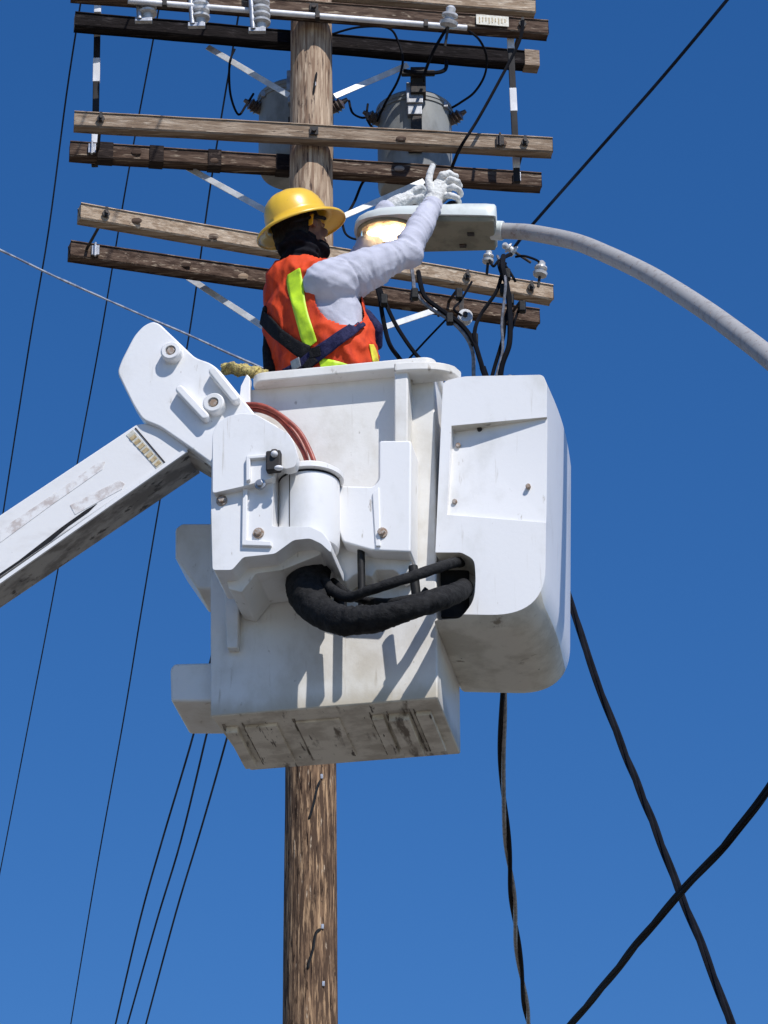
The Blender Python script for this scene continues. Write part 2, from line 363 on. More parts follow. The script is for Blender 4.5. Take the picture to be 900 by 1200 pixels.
def arm_pt(A, px, y=-AW/2, z=0):
    """a point on an arm's face under picture column px"""
    o, M, L = A
    lo, hi = -L/2, L/2
    for _ in range(40):
        mid = (lo+hi)/2; q = M @ V((mid, y, z)); d = q-EYE; x = 450 + F_PX*d.dot(rt)/d.dot(fwd)
        if x < px: lo = mid
        else: hi = mid
    return M @ V((mid, y, z))
FY, BY = PY-.19, PY+.19
armA = arm((85, -38), (628, 6), BY, wa_t, label='pale tan crossarm at the very top')
armB = arm((84, -14), (643, 31), FY, wa_b, label='brown crossarm with a white conduit along its lower edge')
armC = arm((88, 21), (630, 68), BY, wa_d, label='tar black crossarm behind the pole', tips=wa_l)
arm1 = arm((87, 138), (648, 169), FY, wa_l)
arm2 = arm((82, 173), (635, 210), BY, wa_b)
arm3 = arm((95, 246), (649, 342), FY, wa_t)
arm4 = arm((83, 290), (633, 370), BY, wa_b)
for A in (armB, arm1, arm3):                                # through bolts at the pole
    p = arm_pt(A, 368); bm = nbm(); cyl(bm, p+V((0, -.03, 0)), p+V((0, .01, 0)), .016, 8); box(bm, p+V((0, -.004, 0)), (.055, .008, .055)); obj('bolt', bm, iron, A[0])
# spacer bolts joining pairs, with washers
for A, B, cols in ((arm1, arm2, (118, 615)), (arm3, arm4, (124, 547, 622)), (armB, armC, (612,))):
    for c in cols:
        a = arm_pt(A, c); o, M, L = A; yv = M.to_3x3() @ V((0, 1, 0)); bm = nbm()
        cyl(bm, a-yv*.035, a+yv*.52, .010, 8); cyl(bm, a-yv*.012, a-yv*.002, .026, 6); box(bm, a-yv*.02+V((0, 0, .01)), (.018, .012, .06)); obj('spacer_bolt', bm, iron, o)
# clamps, nail plates and scars on the arms
for A, cols in ((arm1, (586,)), (arm2, (108, 606)), (arm4, (112,))):
    for c in cols:
        a = arm_pt(A, c); bm = nbm(); box(bm, a+V((0, -.008, 0)), (.05, .014, .07)); box(bm, a+V((.0, -.02, .0)), (.014, .02, .10)); obj('clamp', bm, galv if c != 586 else iron, A[0], bevel=.004)
for (c, wdt) in ((123, .10), (183, .09), (251, .085), (331, .09)):   # dark tarred wraps on the second lower arm
    a = arm_pt(arm2, c, y=0); o, M, L = arm2; bm = nbm()
    M2 = frame(a, M.to_3x3() @ V((1, 0, 0))); box(bm, (0, 0, 0), (wdt, AW+.004, AH+.004), M2); obj('wrap', bm, wa_b2, o, bevel=.002)
o, M, L = armC; a = arm_pt(armC, 622, y=0); bm = nbm(); box(bm, (0, 0, 0), (.10, AW+.006, AH+.006), frame(a, M.to_3x3() @ V((1, 0, 0)))); obj('bare_end', bm, wa_l, o, bevel=.003)
# knots
for A, cols in ((arm1, (588, 470)), (arm2, (468, 250, 160)), (arm3, (160, 250)), (arm4, (218, 285))):
    for c in cols:
        q = arm_pt(A, c, z=random.uniform(-.03, .03)); bm = nbm(); ball(bm, q, (.035, .006, .022), n=10); obj('knot', bm, wa_t if c in (468, 285) else wa_b, A[0])
# white conduit under arm B
o, M, L = armB
a = arm_pt(armB, 150, z=-AH/2-.006, y=-AW/2-.004); b = arm_pt(armB, 547, z=-AH/2-.006, y=-AW/2-.004); bm = nbm(); cyl(bm, a, b, .019, 12)
cd = obj('conduit', bm, whitep, o, label='white plastic conduit along the brown arm')
for c in (193, 300, 372, 499):
    a = arm_pt(armB, c, z=-AH/2-.006, y=-AW/2-.004); bm = nbm(); box(bm, a, (.03, .05, .055)); obj('strap', bm, iron, cd, bevel=.005)
a = arm_pt(armB, 577, z=0.006); bm = nbm(); M2 = frame(a+V((0, -.006, 0)), M.to_3x3() @ V((1, 0, 0))); box(bm, (0, 0, 0), (.215, .006, .078), M2)
tg = obj('number_plate', bm, tagm, o, bevel=.002)
bm = nbm()
for i in range(9): box(bm, (-.085+i*.021, -.0045, .004*((i*7) % 3-1)), (.006, .002, .045-.008*(i % 3)), M2)
obj('worn_lettering', bm, tago, tg, smooth=False)

def brace(p, q, Y1, Y2):
    bm = nbm(); a = on_y(*p, Y1); b = on_y(*q, Y2); bar(bm, a, b, .040, .007, V((0, -1, -.1)))
    obj('brace', bm, brace_m, pole, bevel=.002)
    return a, b
for l, r_, yl, yr in (((243, 55), (339, 112), 0, 0), ((478, 76), (392, 113), 0, 0), ((219, 196), (339, 262), 0, 0), ((497, 212), (390, 259), 0, 0),
                      ((220, 325), (338, 402), 0, 0), ((512, 363), (388, 404), 0, 0)):
    brace(l, r_, PY+.13, PY+.02)
# end risers linking the arms
def riser(px0, py0, px1, py1, Y, whites):
    bm = nbm(); a = on_y(px0, py0, Y); b = on_y(px1, py1, Y); bar(bm, a, b, .03, .042, V((1, 0, 0)))
    o = obj('riser', bm, black_p, pole, bevel=.004)
    for t0, t1 in whites:
        bm = nbm(); bar(bm, a.lerp(b, t0), a.lerp(b, t1), .034, .046, V((1, 0, 0))); obj('white_sleeve', bm, whitep, o, bevel=.004)
riser(115, -20, 111, 195, PY+.075, ((.10, .17), (.42, .55), (.80, .93)))
riser(597, 20, 606, 214, PY+.075, ((.08, .2), (.44, .58), (.82, .92)))

# fuse cutouts
def cutout(px, py, py2):
    a = on_y(px, py, FY-.14); b = on_y(px+2, py2, FY-.14); d = (b-a); L = d.length; bm = nbm()
    pr = [(.022, 0)]
    for i in range(6):
        h = L*(.12+.13*i); pr += [(.036, h), (.064, h+.012), (.062, h+.026), (.036, h+.034)]
    pr += [(.026, L)]; lathe(bm, pr, zframe(a, d), 16)
    o = obj('fuse_cutout', bm, porc, armB[0])
    bm = nbm(); s = V((-.062, -.03, 0)); cyl(bm, a+s, b+s*.8, .018, 10); box(bm, a+s*.5, (.10, .03, .03)); box(bm, b+s*.4, (.11, .035, .03)); obj('fuse_tube', bm, galv, o, bevel=.003)
    bm = nbm(); c = a.lerp(b, .5); bar(bm, c, c+V((.02, .15, .03)), .03, .02); obj('bracket', bm, iron, o)
for px, y0, y1 in ((171, -28, 25), (233, -24, 31), (304, -20, 37)): cutout(px, y0, y1)
# pin insulators
def insulator(c, s, mt, parent, ax=(0, 0, 1), pin=.10):
    bm = nbm(); lathe(bm, [(.018*s, -.03*s), (.05*s, -.02*s), (.055*s, 0), (.03*s, .012*s), (.028*s, .03*s), (.048*s, .038*s), (.046*s, .05*s), (.026*s, .058*s), (.03*s, .085*s), (.018*s, .1*s), (.001, .104*s)], zframe(c, ax), 18)
    o = obj('insulator', bm, mt, parent)
    bm = nbm(); cyl(bm, V(c)-V(ax)*pin, V(c), .009, 8); obj('pin', bm, iron, o)
insulator(on_y(633, 320, FY-.01), .85, porc, arm3[0], (.15, 0, 1))
insulator(on_y(601, 294, FY-.02), .75, porc, arm3[0], (-.8, -.2, .5), .14)
insulator(on_y(572, 305, FY-.02), .7, porc, arm3[0], (.1, 0, 1))
insulator(on_y(526, 26, FY-.12), 1.1, porc, armB[0], (.15, -.2, .9), .18)
def spool(c):
    bm = nbm(); lathe(bm, [(.014, -.03), (.045, -.028), (.047, -.012), (.028, 0), (.047, .012), (.045, .028), (.014, .03)], zframe(c, (.1, -1, .05)), 20)
    o = obj('spool_insulator', bm, porc, arm4[0]); bm = nbm(); cyl(bm, V(c)-V((0, .05, 0)), V(c)+V((0, .06, 0)), .016, 10)
    box(bm, V(c)+V((-.02, .02, .07)), (.03, .02, .16)); obj('clevis', bm, iron, o)
spool(on_y(545, 372, BY-.14))

# transformers
def transformer(px, py_top, py_bot, Y, label, r=.245, sx=1):
    cx = on_y(px, 160, Y).x; zt = on_y(px, py_top, Y-r).z; zb = on_y(px, py_bot, Y+r).z
    t = thing('pole_transformer', label, 'transformer', (cx, Y, zb), 0, 'grey transformers hung on the utility pole')
    M = Matrix.Translation((cx, Y, 0)); bm = nbm()
    lathe(bm, [(r*.93, zb), (r*.98, zb+.02), (r, zb+.05), (r, zt-.03), (r*1.03, zt-.03), (r*1.03, zt)], M, 48); tk = obj('tank', bm, tank, t, angle=30)
    bm = nbm(); lathe(bm, [(r*1.05, zt-.005), (r*1.05, zt+.02), (r*.9, zt+.055), (r*.5, zt+.085), (.001, zt+.095)], M, 48); obj('lid', bm, tank, t, angle=30)
    bm = nbm(); box(bm, (cx, Y-r-.02, zt-.06), (.095, .05, .24)); box(bm, (cx, Y-r-.05, zt-.02), (.11, .02, .16)); obj('hanger_bracket', bm, galv, tk, bevel=.006)
    bm = nbm(); box(bm, (cx+.01, Y-r-.02, zt-.26), (.07, .05, .14)); box(bm, (cx, Y-r-.02, zb+.2), (.09, .05, .10)); obj('hanger_foot', bm, iron, tk, bevel=.006)
    for dx, dz in ((-.265, -.08), (.265, -.08)):
        bm = nbm(); c = V((cx+dx*.93, Y-.06, zt+dz)); ax = V((dx, -.1, .14)).normalized()
        lathe(bm, [(.03, -.03), (.036, 0), (.052, .01), (.036, .02), (.05, .035), (.034, .045), (.045, .06), (.02, .075), (.012, .11)], zframe(c, ax), 14); obj('bushing', bm, porcb, t)
    for a in (.6, 2.5):
        bm = nbm(); c = V((cx-(r+.01)*cos(a), Y-(r+.01)*sin(a), zt-.02)); box(bm, c, (.03, .03, .05)); obj('lid_clamp', bm, galv, t, bevel=.004)
    return t, cx, zt, zb
T1 = transformer(486, 111, 249, PY+.66, 'grey pole transformer right of the pole behind the crossarms')
T2 = transformer(347, 97, 226, PY+.50, 'grey pole transformer mostly hidden behind the wooden pole')
bm = nbm(); box(bm, on_y(490, 98, PY+.38), (.10, .10, .20)); box(bm, on_y(490, 86, PY+.30), (.22, .04, .03)); obj('hanger', bm, iron, T1[0], bevel=.006)

# loose wires at the pole
def wire(name, pts, r, mt, label, cat='wire', group=None, n=6, k=8, parent=None):
    P = spline([tuple(on_y(*p)) for p in pts], k); bm = nbm(); tube(bm, P, r, n)
    o = obj(name, bm, mt, parent)
    if parent is None: tag(o, label, cat, group)
    return o
JG = 'black jumper leads around the transformers'
Z = PY
J = [([(275, 58, Z+.1), (269, 75, Z), (270, 110, Z+.1), (279, 134, Z+.2), (288, 124, Z+.3), (297, 110, Z+.4)], .010, 'black jumper lead looping down left of the pole'),
     ([(389, 40, Z+.1), (420, 32, Z+.05), (455, 33, Z+.05), (467, 50, Z+.1), (472, 72, Z+.1), (466, 95, Z+.1), (452, 120, Z+.25), (442, 142, Z+.4)], .010, 'black jumper lead dropping over the transformer left side'),
     ([(409, 118, Z+.35), (413, 132, Z+.25), (424, 138, Z+.3), (433, 136, Z+.4)], .010, 'short black lead sagging between pole and transformer'),
     ([(431, 122, Z+.40), (430, 138, Z+.35), (437, 150, Z+.35), (446, 152, Z+.4)], .010, 'short black lead curling below the left transformer bushing'),
     ([(549, 36, Z-.22), (562, 47, Z-.2), (570, 66, Z-.1), (568, 88, Z+.1), (556, 108, Z+.3), (540, 120, Z+.45), (530, 126, Z+.55)], .010, 'black jumper lead arching right of the transformer'),
     ([(474, 83, Z+.12), (490, 85, Z+.05), (512, 85, Z+.05), (522, 81, Z+.08), (523, 72, Z+.14)], .017, 'thick black lead hooked under the tarred arm'),
     ([(613, 24, Z-.25), (608, 50, Z-.25), (585, 95, Z-.25), (560, 140, Z-.25), (540, 172, Z-.2), (530, 195, Z+.3)], .014, 'long black lead slanting from upper right arm'),
     ([(526, 30, Z-.30), (518, 42, Z-.25), (507, 62, Z-.2), (498, 85, Z+.1), (497, 95, Z+.3)], .013, 'black lead from the top white insulator to the hanger'),
     ([(436, 206, Z+.3), (425, 214, Z+.3), (415, 237, Z+.3), (404, 255, Z+.2), (396, 262, Z+.1)], .011, 'black lead running beside the pole above the helmet'),
     ([(400, 255, Z+.2), (404, 272, Z), (412, 279, Z), (424, 281, Z)], .010, 'black lead end behind the lamp head')]
for pts, r, lab in J: wire('jumper_lead', pts, r*.8, cable, lab, 'electric lead', JG)
DG = 'black drop cables hanging from the lowest crossarms'
D = [([(440, 330, Z-.2), (445, 349, Z-.26), (449, 374, Z-.26), (456, 402, Z-.24), (468, 420, Z-.2), (484, 440, Z-.2), (500, 462, Z-.1)], .014, 'black cable sagging just right of the vest'),
     ([(444, 335, Z-.2), (450, 351, Z-.28), (463, 379, Z-.28), (481, 407, Z-.26), (498, 427, Z-.25), (530, 460, Z-.2)], .013, 'black cable second from the vest, straighter'),
     ([(480, 300, Z-.22), (484, 325, Z-.28), (487, 343, Z-.3), (504, 361, Z-.3), (527, 375, Z-.3), (545, 393, Z-.3), (554, 413, Z-.28), (555, 438, Z-.25), (556, 480, Z-.2)], .012, 'grey twisted cable curving left of the white ring'),
     ([(490, 318, Z-.26), (497, 346, Z-.32), (514, 361, Z-.32), (540, 380, Z-.32), (555, 400, Z-.33), (563, 423, Z-.32), (569, 442, Z-.3), (590, 480, Z-.3)], .015, 'black cable passing close under the white ring'),
     ([(592, 308, Z-.3), (588, 322, Z-.3), (581, 343, Z-.32), (562, 371, Z-.32), (556, 392, Z-.34), (560, 412, Z-.32), (565, 430, Z-.3)], .013, 'black cable bending inwards right of the white ring'),
     ([(600, 297, Z-.22), (585, 308, Z-.3), (593, 333, Z-.33), (598, 352, Z-.33), (592, 375, Z-.33), (589, 398, Z-.33), (577, 440, Z-.3), (570, 480, Z-.3)], .012, 'black cable left strand of the right hand bundle'),
     ([(590, 300, Z-.25), (589, 313, Z-.36), (594, 335, Z-.36), (597, 362, Z-.36), (597, 402, Z-.36), (587, 436, Z-.34), (586, 500, Z-.3)], .017, 'thickest black cable of the right hand bundle'),
     ([(583, 300, Z-.2), (592, 325, Z-.38), (591, 350, Z-.38), (588, 380, Z-.36), (589, 410, Z-.35), (582, 440, Z-.33)], .009, 'thin grey strand inside the right hand bundle'),
     ([(604, 301, Z-.26), (614, 300, Z-.28), (627, 304, Z-.25), (633, 308, Z-.2)], .008, 'thin wire between the two right end insulators'),
     ([(612, 352, Z-.3), (606, 368, Z-.3), (600, 385, Z-.32), (597, 398, Z-.34)], .009, 'short wire joining the bundle near arm ends'),
     ([(524, 373, Z+.3), (500, 398, Z+.4), (476, 424, Z+.5), (450, 452, Z+.6)], .007, 'thin slanting wire behind the lowest crossarm'),
     ([(572, 300, Z-.2), (578, 312, Z-.3), (586, 305, Z-.3), (597, 318, Z-.3), (604, 330, Z-.3)], .009, 'small curled wire beside the middle insulator'),
     ([(553, 330, Z-.28), (540, 352, Z-.3), (532, 362, Z-.33), (541, 370, Z-.3)], .008, 'short wire above the white ring')]
for i, (pts, r, lab) in enumerate(D): wire('drop_cable', pts, r, cable_g if 'grey' in lab else cable, lab, 'electric cable', DG)
# taps on arms: small connectors
for px, py in ((594, 322), (598, 352), (527, 374), (486, 345), (556, 398), (450, 352), (538, 345), (590, 340), (612, 360)):
    bm = nbm(); c = on_y(px, py, Z-.31); box(bm, c, (.045, .05, .075), None); obj('splice_connector', bm, rubber, arm4[0], bevel=.01)

# line conductors overhead
def on_px_y(q):
    d = q-EYE; return 600 - F_PX*d.dot(up)/d.dot(fwd)
def conductor(pts, z, r, label, group, mt=line_m, name='power_line', ext=True):
    P = [on_z(px, py, zz) for px, py, zz in pts]
    S = [V(q) for q in spline([tuple(p) for p in P], 6)]
    if ext: S = [S[0]+(S[0]-S[3]).normalized()*25] + S
    S = S + [S[-1]+(S[-1]-S[-4]).normalized()*90]
    bm = nbm(); tube(bm, S, r, 6); return tag(obj(name, bm, mt), label, 'power line', group)
LG = 'thin power lines running past on the left'
conductor([(95, 0, 17.0), (78, 110, 16.9), (57, 270, 16.8), (35, 400, 16.75), (10, 560, 16.7), (-10, 690, 16.7)], 0, .0065, 'thin dark power line nearest the left edge', LG)
conductor([(188, 0, 17.0), (178, 55, 17.0), (150, 205, 16.9), (117, 400, 16.8), (92, 535, 16.7), (61, 705, 16.6), (35, 840, 16.6), (0, 1022, 16.5), (-20, 1120, 16.5)], 0, .0060, 'thin dark power line second from the left, crossing the boom', LG)
conductor([(286, -20, 17.0), (272, 62, 17.0), (247, 215, 16.9), (222, 390, 16.8), (188, 583, 16.7), (165, 720, 16.6), (145, 842, 16.6), (113, 1020, 16.5), (83, 1200, 16.5)], 0, .0068, 'thin dark power line third from the left, beside the bucket', LG)
LG2 = 'group of three power lines below the bucket'
for top, a, lab in (((372, 396), [(228, 856), (190, 985), (164, 1078), (135, 1202)], 'left one of three close power lines below the bucket'),
               ((392, 398), [(243, 857), (212, 985), (184, 1078), (149, 1202)], 'middle one of three close power lines below the bucket'),
               ((424, 402), [(265, 868), (236, 970), (206, 1070), (171, 1200)], 'right one of three close power lines below the bucket')):
    q = arm_pt(arm4, top[0]); mid = [((top[0]-a[0][0])*t + a[0][0] - 16*math.sin(pi*t)*(1-t), (top[1]-a[0][1])*t+a[0][1]) for t in (.8, .5, .2)]
    P = [(top[0], on_px_y(q), q.z)] + [(x, y, q.z) for x, y in mid+a]
    conductor(P, 0, .0085, lab, LG2, ext=False)
# pale strand tied to the pole, and the diagonal line upper right
zz = on_y(338, 444, PY-.1).z
P = [on_z(x, y, zz) for x, y in ((338, 444), (277, 418), (220, 392), (175, 373), (127, 352), (60, 322), (0, 293), (-80, 258), (-400, 118))]
bm = nbm(); tube(bm, spline([tuple(p) for p in P], 10), .0075, 6, mod=lambda i, j, p: 1+.35*noise.noise(p*9)); tag(obj('messenger_strand', bm, ropew), 'pale twisted strand slanting from the left edge to behind the worker', 'cable strand')
zz = on_y(601, 292, FY).z
P = [on_z(x, y, zz+d) for x, y, d in ((601, 292, 0), (625, 262, .0), (700, 177, .02), (775, 92, .05), (852, 0, .1), (930, -95, .2))]
bm = nbm(); tube(bm, spline([tuple(p) for p in P], 6), .0105, 6); tag(obj('service_wire', bm, line_m), 'dark wire running up to the top right corner from behind lamp arm', 'power line')
# twisted service drops lower right
def twisted(name, pts, r, mts, label, cat, turns, k=24, off=.9, both=False):
    P = [V(p) for p in spline([tuple(on_y(*p)) for p in pts], k)]
    d = (P[-1]-P[-6]).normalized(); d.z *= .6; P += [P[-1]+d*.16*i for i in range(1, 90)]     # on towards whatever it is tied to
    if both: d = (P[0]-P[5]).normalized(); P = [P[0]+d*.16*i for i in range(60, 0, -1)] + P
    d = 0; ph = [0]
    for a, b in zip(P, P[1:]): d += (b-a).length; ph.append(d)
    t = thing(name, label, cat, tuple(P[0]))
    for s, mt in enumerate(mts):
        bm = nbm(); Q = []
        for i, p in enumerate(P):
            tg_ = (P[min(i+1, len(P)-1)]-P[max(i-1, 0)]).normalized(); nn = tg_.cross(V((0, 1, 0))).normalized(); bb = tg_.cross(nn)
            a = ph[i]*turns*2*pi + 2*pi*s/len(mts) + noise.noise(V((ph[i]*.4, 0, 0)))*2; Q.append(p+(nn*cos(a)+bb*sin(a))*r*off)
        tube(bm, Q, r, 6); obj('strand', bm, mt, t)
    return t
twisted('service_drop', [(600, 440, Z-.3), (596, 560, 21.2), (592, 700, 22), (590, 816, 22.8), (588, 893, 23.5), (593, 969, 24.2), (600, 1044, 25), (607, 1112, 26), (619, 1200, 27.5), (632, 1290, 29)], .015, [cable, cable_g], 'grey and black twisted drop hanging below the white tool cover', 'electric cable', .55)
twisted('service_drop', [(565, 430, Z-.3), (600, 530, 20.8), (640, 630, 20.4), (671, 712, 20), (692, 778, 19.5), (726, 867, 19), (764, 961, 18.4), (796, 1044, 18), (824, 1112, 17.5), (857, 1200, 17), (885, 1270, 16.5)], .0115, [cable, cable, cable], 'black twisted drop slanting down to the lower right corner', 'electric cable', .5)
twisted('overhead_cable', [(1010, 770, 8.3), (950, 850, 8.6), (900, 926, 8.9), (869, 966, 9.1), (840, 1001, 9.3), (796, 1048, 9.7), (749, 1103, 10.2), (710, 1152, 10.8), (668, 1202, 11.5), (620, 1262, 12.3)], .0068, [cable, cable, cable], 'thick near black cable crossing the lower right corner', 'electric cable', .4, off=.8, both=True)

# ==================================================================== BUCKET LIFT
YB = 11.75; YAW = R(-10)
B0 = on_y(243, 840, YB)
BM = Matrix.Translation(B0) @ Matrix.Rotation(YAW, 4, 'Z'); BI = BM.inverted()
def bw(u, v, z): return BM @ V((u, v, z))
def bl(px, py, v):
    """bucket coordinates (u, z) of a pixel on the plane v"""
    o = BI @ EYE; d = BI.to_3x3() @ ray(px, py); t = (v-o.y)/d.y; q = o+d*t; return (q.x, q.z)
def out(pts, v): return [bl(x, y, v) for x, y in pts]
lift = thing('bucket_lift', 'white fibreglass aerial bucket on a grubby white hydraulic boom, holding the worker', 'bucket lift', tuple(B0), YAW)
def plate(name, pts, v0, v1, mt, parent, bevel=.006, rad=0, k=5, label=None, seg=3, raw=False):
    o_ = pts if raw else out(pts, v0)
    if rad: o_ = rounded(o_, rad, k)
    bm = nbm(); prism(bm, o_, bw, v0, v1); return obj(name, bm, mt, parent, bevel=bevel, seg=seg, label=label)
def ztop(px, py, v): return bl(px, py, v)[1]

ZR = bl(380, 448, 0)[1]                                     # rim height above the bucket's foot
DEP = .47
uR = bl(512, 640, 0)[0]; uL = 0.0; uTL = bl(292, 450, 0)[0]
# body
bm = nbm()
ol = [(uL+.01, 0), (uR-.005, 0), (uR, ZR), (uTL, ZR), (bl(262, 540, 0)[0], bl(262, 540, 0)[1]), (uL, bl(240, 600, 0)[1])]
fs = prism(bm, ol, bw, 0, DEP)
bucket = obj('bucket', bm, [gelb, grime], lift, bevel=.046, seg=6)
cb = nbm(); cu0, cu1 = .145, uR-.03
prism(cb, [(cu0, .07), (cu1, .07), (cu1, ZR+.2), (cu0, ZR+.2)], bw, .03, DEP-.03); cb.transform(BI); boolean_cut(bucket, cb)
for v_ in bucket.data.vertices:                          # the foot draws in towards the rear
    if v_.co.z < .02 and v_.co.y > DEP-.01 and v_.co.x < .1: v_.co.x += .035
for p in bucket.data.polygons:
    p.use_smooth = True
    if p.normal.z < -.7 and p.center.z < .02: p.material_index = 1
# underside runners and flanges
for x0, x1, h in ((258, 272, .026), (280, 318, .014), (340, 392, .010), (430, 444, .020), (450, 474, .030), (482, 500, .018)):
    u0 = bl(x0, 838, 0)[0]; u1 = bl(x1, 838, 0)[0]; bm = nbm()
    M = BM @ Matrix.Translation(((u0+u1)/2, DEP/2+.01, -h/2+.001)); box(bm, (0, 0, 0), (u1-u0, DEP-.16, h), M); obj('runner', bm, grime, bucket, bevel=.004)
    for uu, ww in ((u0-.004, .007),) if x0 != 450 else ((u0-.004, .007), (u1+.004, .005)):
        bm = nbm(); n_ = 14; pv_ = None
        for i in range(n_):
            v_ = .07+(DEP-.12)*i/n_; w_ = ww*(.4+1.2*abs(noise.noise(V((uu*9, v_*14, 0))))*2)
            box(bm, (uu, v_+(DEP-.12)/n_/2, .0005), (w_, (DEP-.12)/n_+.0005, .006), BM)
        obj('dirty_seam', bm, seamd, bucket, smooth=False)['kind'] = 'stuff'
# rim lip
def ring(name, u0, u1, v0, v1, wdt, z0, z1, mt, parent):
    o_ = rounded([(u0, v0), (u1, v0), (u1, v1), (u0, v1)], .05, 6); i_ = rounded([(u0+wdt, v0+wdt), (u1-wdt, v0+wdt), (u1-wdt, v1-wdt), (u0+wdt, v1-wdt)], .03, 6)
    bm = nbm(); rows = [[bm.verts.new(bw(a, b, z)) for a, b in pl] for pl, z in ((o_, z0), (o_, z1), (i_, z1), (i_, z0))]
    for q in range(4):
        A, B = rows[q], rows[(q+1) % 4]
        for i in range(len(A)): bm.faces.new((A[i], A[(i+1) % len(A)], B[(i+1) % len(A)], B[i]))
    return obj(name, bm, mt, parent, bevel=.006, seg=3)
rim = ring('rim', bl(294, 447, -.06)[0], uR+.012, -.06, DEP+.03, .085, ZR-.006, ZR+.030, gel2, bucket)
# corner gusset: vertical rib, and the curved shelf
zt = bl(470, 427, -.09)[1]
plate('rib', [(462, 427), (478, 427), (478, 640), (462, 640)], -.088, .004, gel2, bucket, .006)
g0 = bl(462, 430, -.10)[0]; g1 = bl(541, 446, 0)[0]; bm = nbm()
pl = [(g0, 0)] + [(g0, -.105)] + [(g0+(g1-g0)*t, -.105*math.sqrt(max(1-t**2.6, 0))) for t in [i/14 for i in range(2, 15)]]
A = [bm.verts.new(bw(a, b, zt-.032)) for a, b in pl]; B = [bm.verts.new(bw(a, b, zt)) for a, b in pl]
bm.faces.new(A[::-1]); bm.faces.new(B)
for i in range(len(A)): bm.faces.new((A[i], A[(i+1) % len(A)], B[(i+1) % len(A)], B[i]))
obj('corner_shelf', bm, gel2, bucket, bevel=.005, seg=3)
# steps on the left side
plate('step', [(205, 619), (213, 613), (252, 613), (252, 690), (231, 690), (205, 653)], .10, .30, gel2, bucket, .010)
plate('step', [(199, 783), (204, 777), (252, 776), (252, 822), (200, 822)], .05, .33, [gel2], bucket, .014)
# left stiffener under the bracket
o_ = [bl(262, 690, -.03), bl(281, 690, -.03), bl(279, 760, -.03), bl(266, 760, -.03)]
plate('stiffener', o_, -.035, .004, gel2, bucket, .006, raw=True)

# tool cover on the right (big rounded box)
vc0, vc1 = -.05, .55
co = out([(519, 447), (541, 441), (636, 439), (641, 450), (639, 733), (507, 730)], vc0)
# front outline with a big round lower right corner
(x0, z0), (x1, z1), (x2, z2), (x3, z3), (x4, z4), (x5, z5) = co
co = rounded(co, [.02, .05, .015, .01, .19, .015], 14)
bm = nbm(); rows = []; zb_ = min(z for u, z in co); zt_ = max(z for u, z in co); um = max(u for u, z in co); ul = min(u for u, z in co)
for i in range(17):
    t = i/16; v = vc0+(vc1-vc0)*t; df = (v-vc0); db = (vc1-v)
    ins = 0
    for d_, r_ in ((df, .09), (db, .15)):
        if d_ < r_: q = 1-d_/r_; ins += r_*(1-math.sqrt(max(1-q*q, 0)))*(.12 if r_ > .1 else .38)
    row = []
    for u, z in co:
        zz = z + ins*max(0, (zt_-z)/(zt_-zb_)*1.25-.25)
        uu = u + (.014*math.sin(pi*t) - .018*(1-t)*0)*(u-ul)/(um-ul)
        row.append(bm.verts.new(bw(uu, v, zz)))
    rows.append(row)
for a, b in zip(rows, rows[1:]):
    for i in range(len(a)): bm.faces.new((a[i], b[i], b[(i+1) % len(a)], a[(i+1) % len(a)]))
bm.faces.new(rows[0]); bm.faces.new(rows[-1][::-1])
bmesh.ops.recalc_face_normals(bm, faces=bm.faces)
cover = obj('tool_cover', bm, [gel, scuff], lift, bevel=.024, seg=5)
ck = nbm(); nt_ = rounded(out([(495, 646), (540, 646), (555, 654), (557, 675), (555, 702), (541, 721), (495, 723)], vc0-.01), [0, .01, .02, .03, .03, .02, 0], 4)
prism(ck, nt_, bw, vc0-.1, vc0+.16); ck.transform(BI); boolean_cut(cover, ck)
ck = nbm(); rc = out([(529, 499), (650, 488), (650, 613), (524, 603)], vc0)
A = [ck.verts.new(bw(a, vc0-.1, b)) for a, b in rc]; B = [ck.verts.new(bw(a, vc0+d_, b)) for (a, b), d_ in zip(rc, (.050, .006, .002, .014))]
ck.faces.new(A); ck.faces.new((B[0], B[1], B[2])); ck.faces.new((B[0], B[2], B[3]))
for i in range(4): ck.faces.new((A[i], B[i], B[(i+1) % 4], A[(i+1) % 4]))
ck.transform(BI); boolean_cut(cover, ck)
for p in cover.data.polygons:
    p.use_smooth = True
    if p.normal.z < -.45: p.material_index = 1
for px, py, m_, dv in ((562, 503, iron, .036), (537, 522, rustm, .040), (533, 588, rustm, .017), (619, 570, rustm, .008)):
    u, z = bl(px, py, vc0+dv); bm = nbm(); cyl(bm, bw(u, vc0+dv+.006, z), bw(u, vc0+dv-.007, z), .009, 8); obj('bolt', bm, m_, cover, bevel=.002)
bm = nbm(); prism(bm, out([(500, 655), (550, 650), (550, 725), (500, 725)], vc0+.15), bw, vc0+.135, vc0+.150); obj('cavity_liner', bm, rubber, cover)

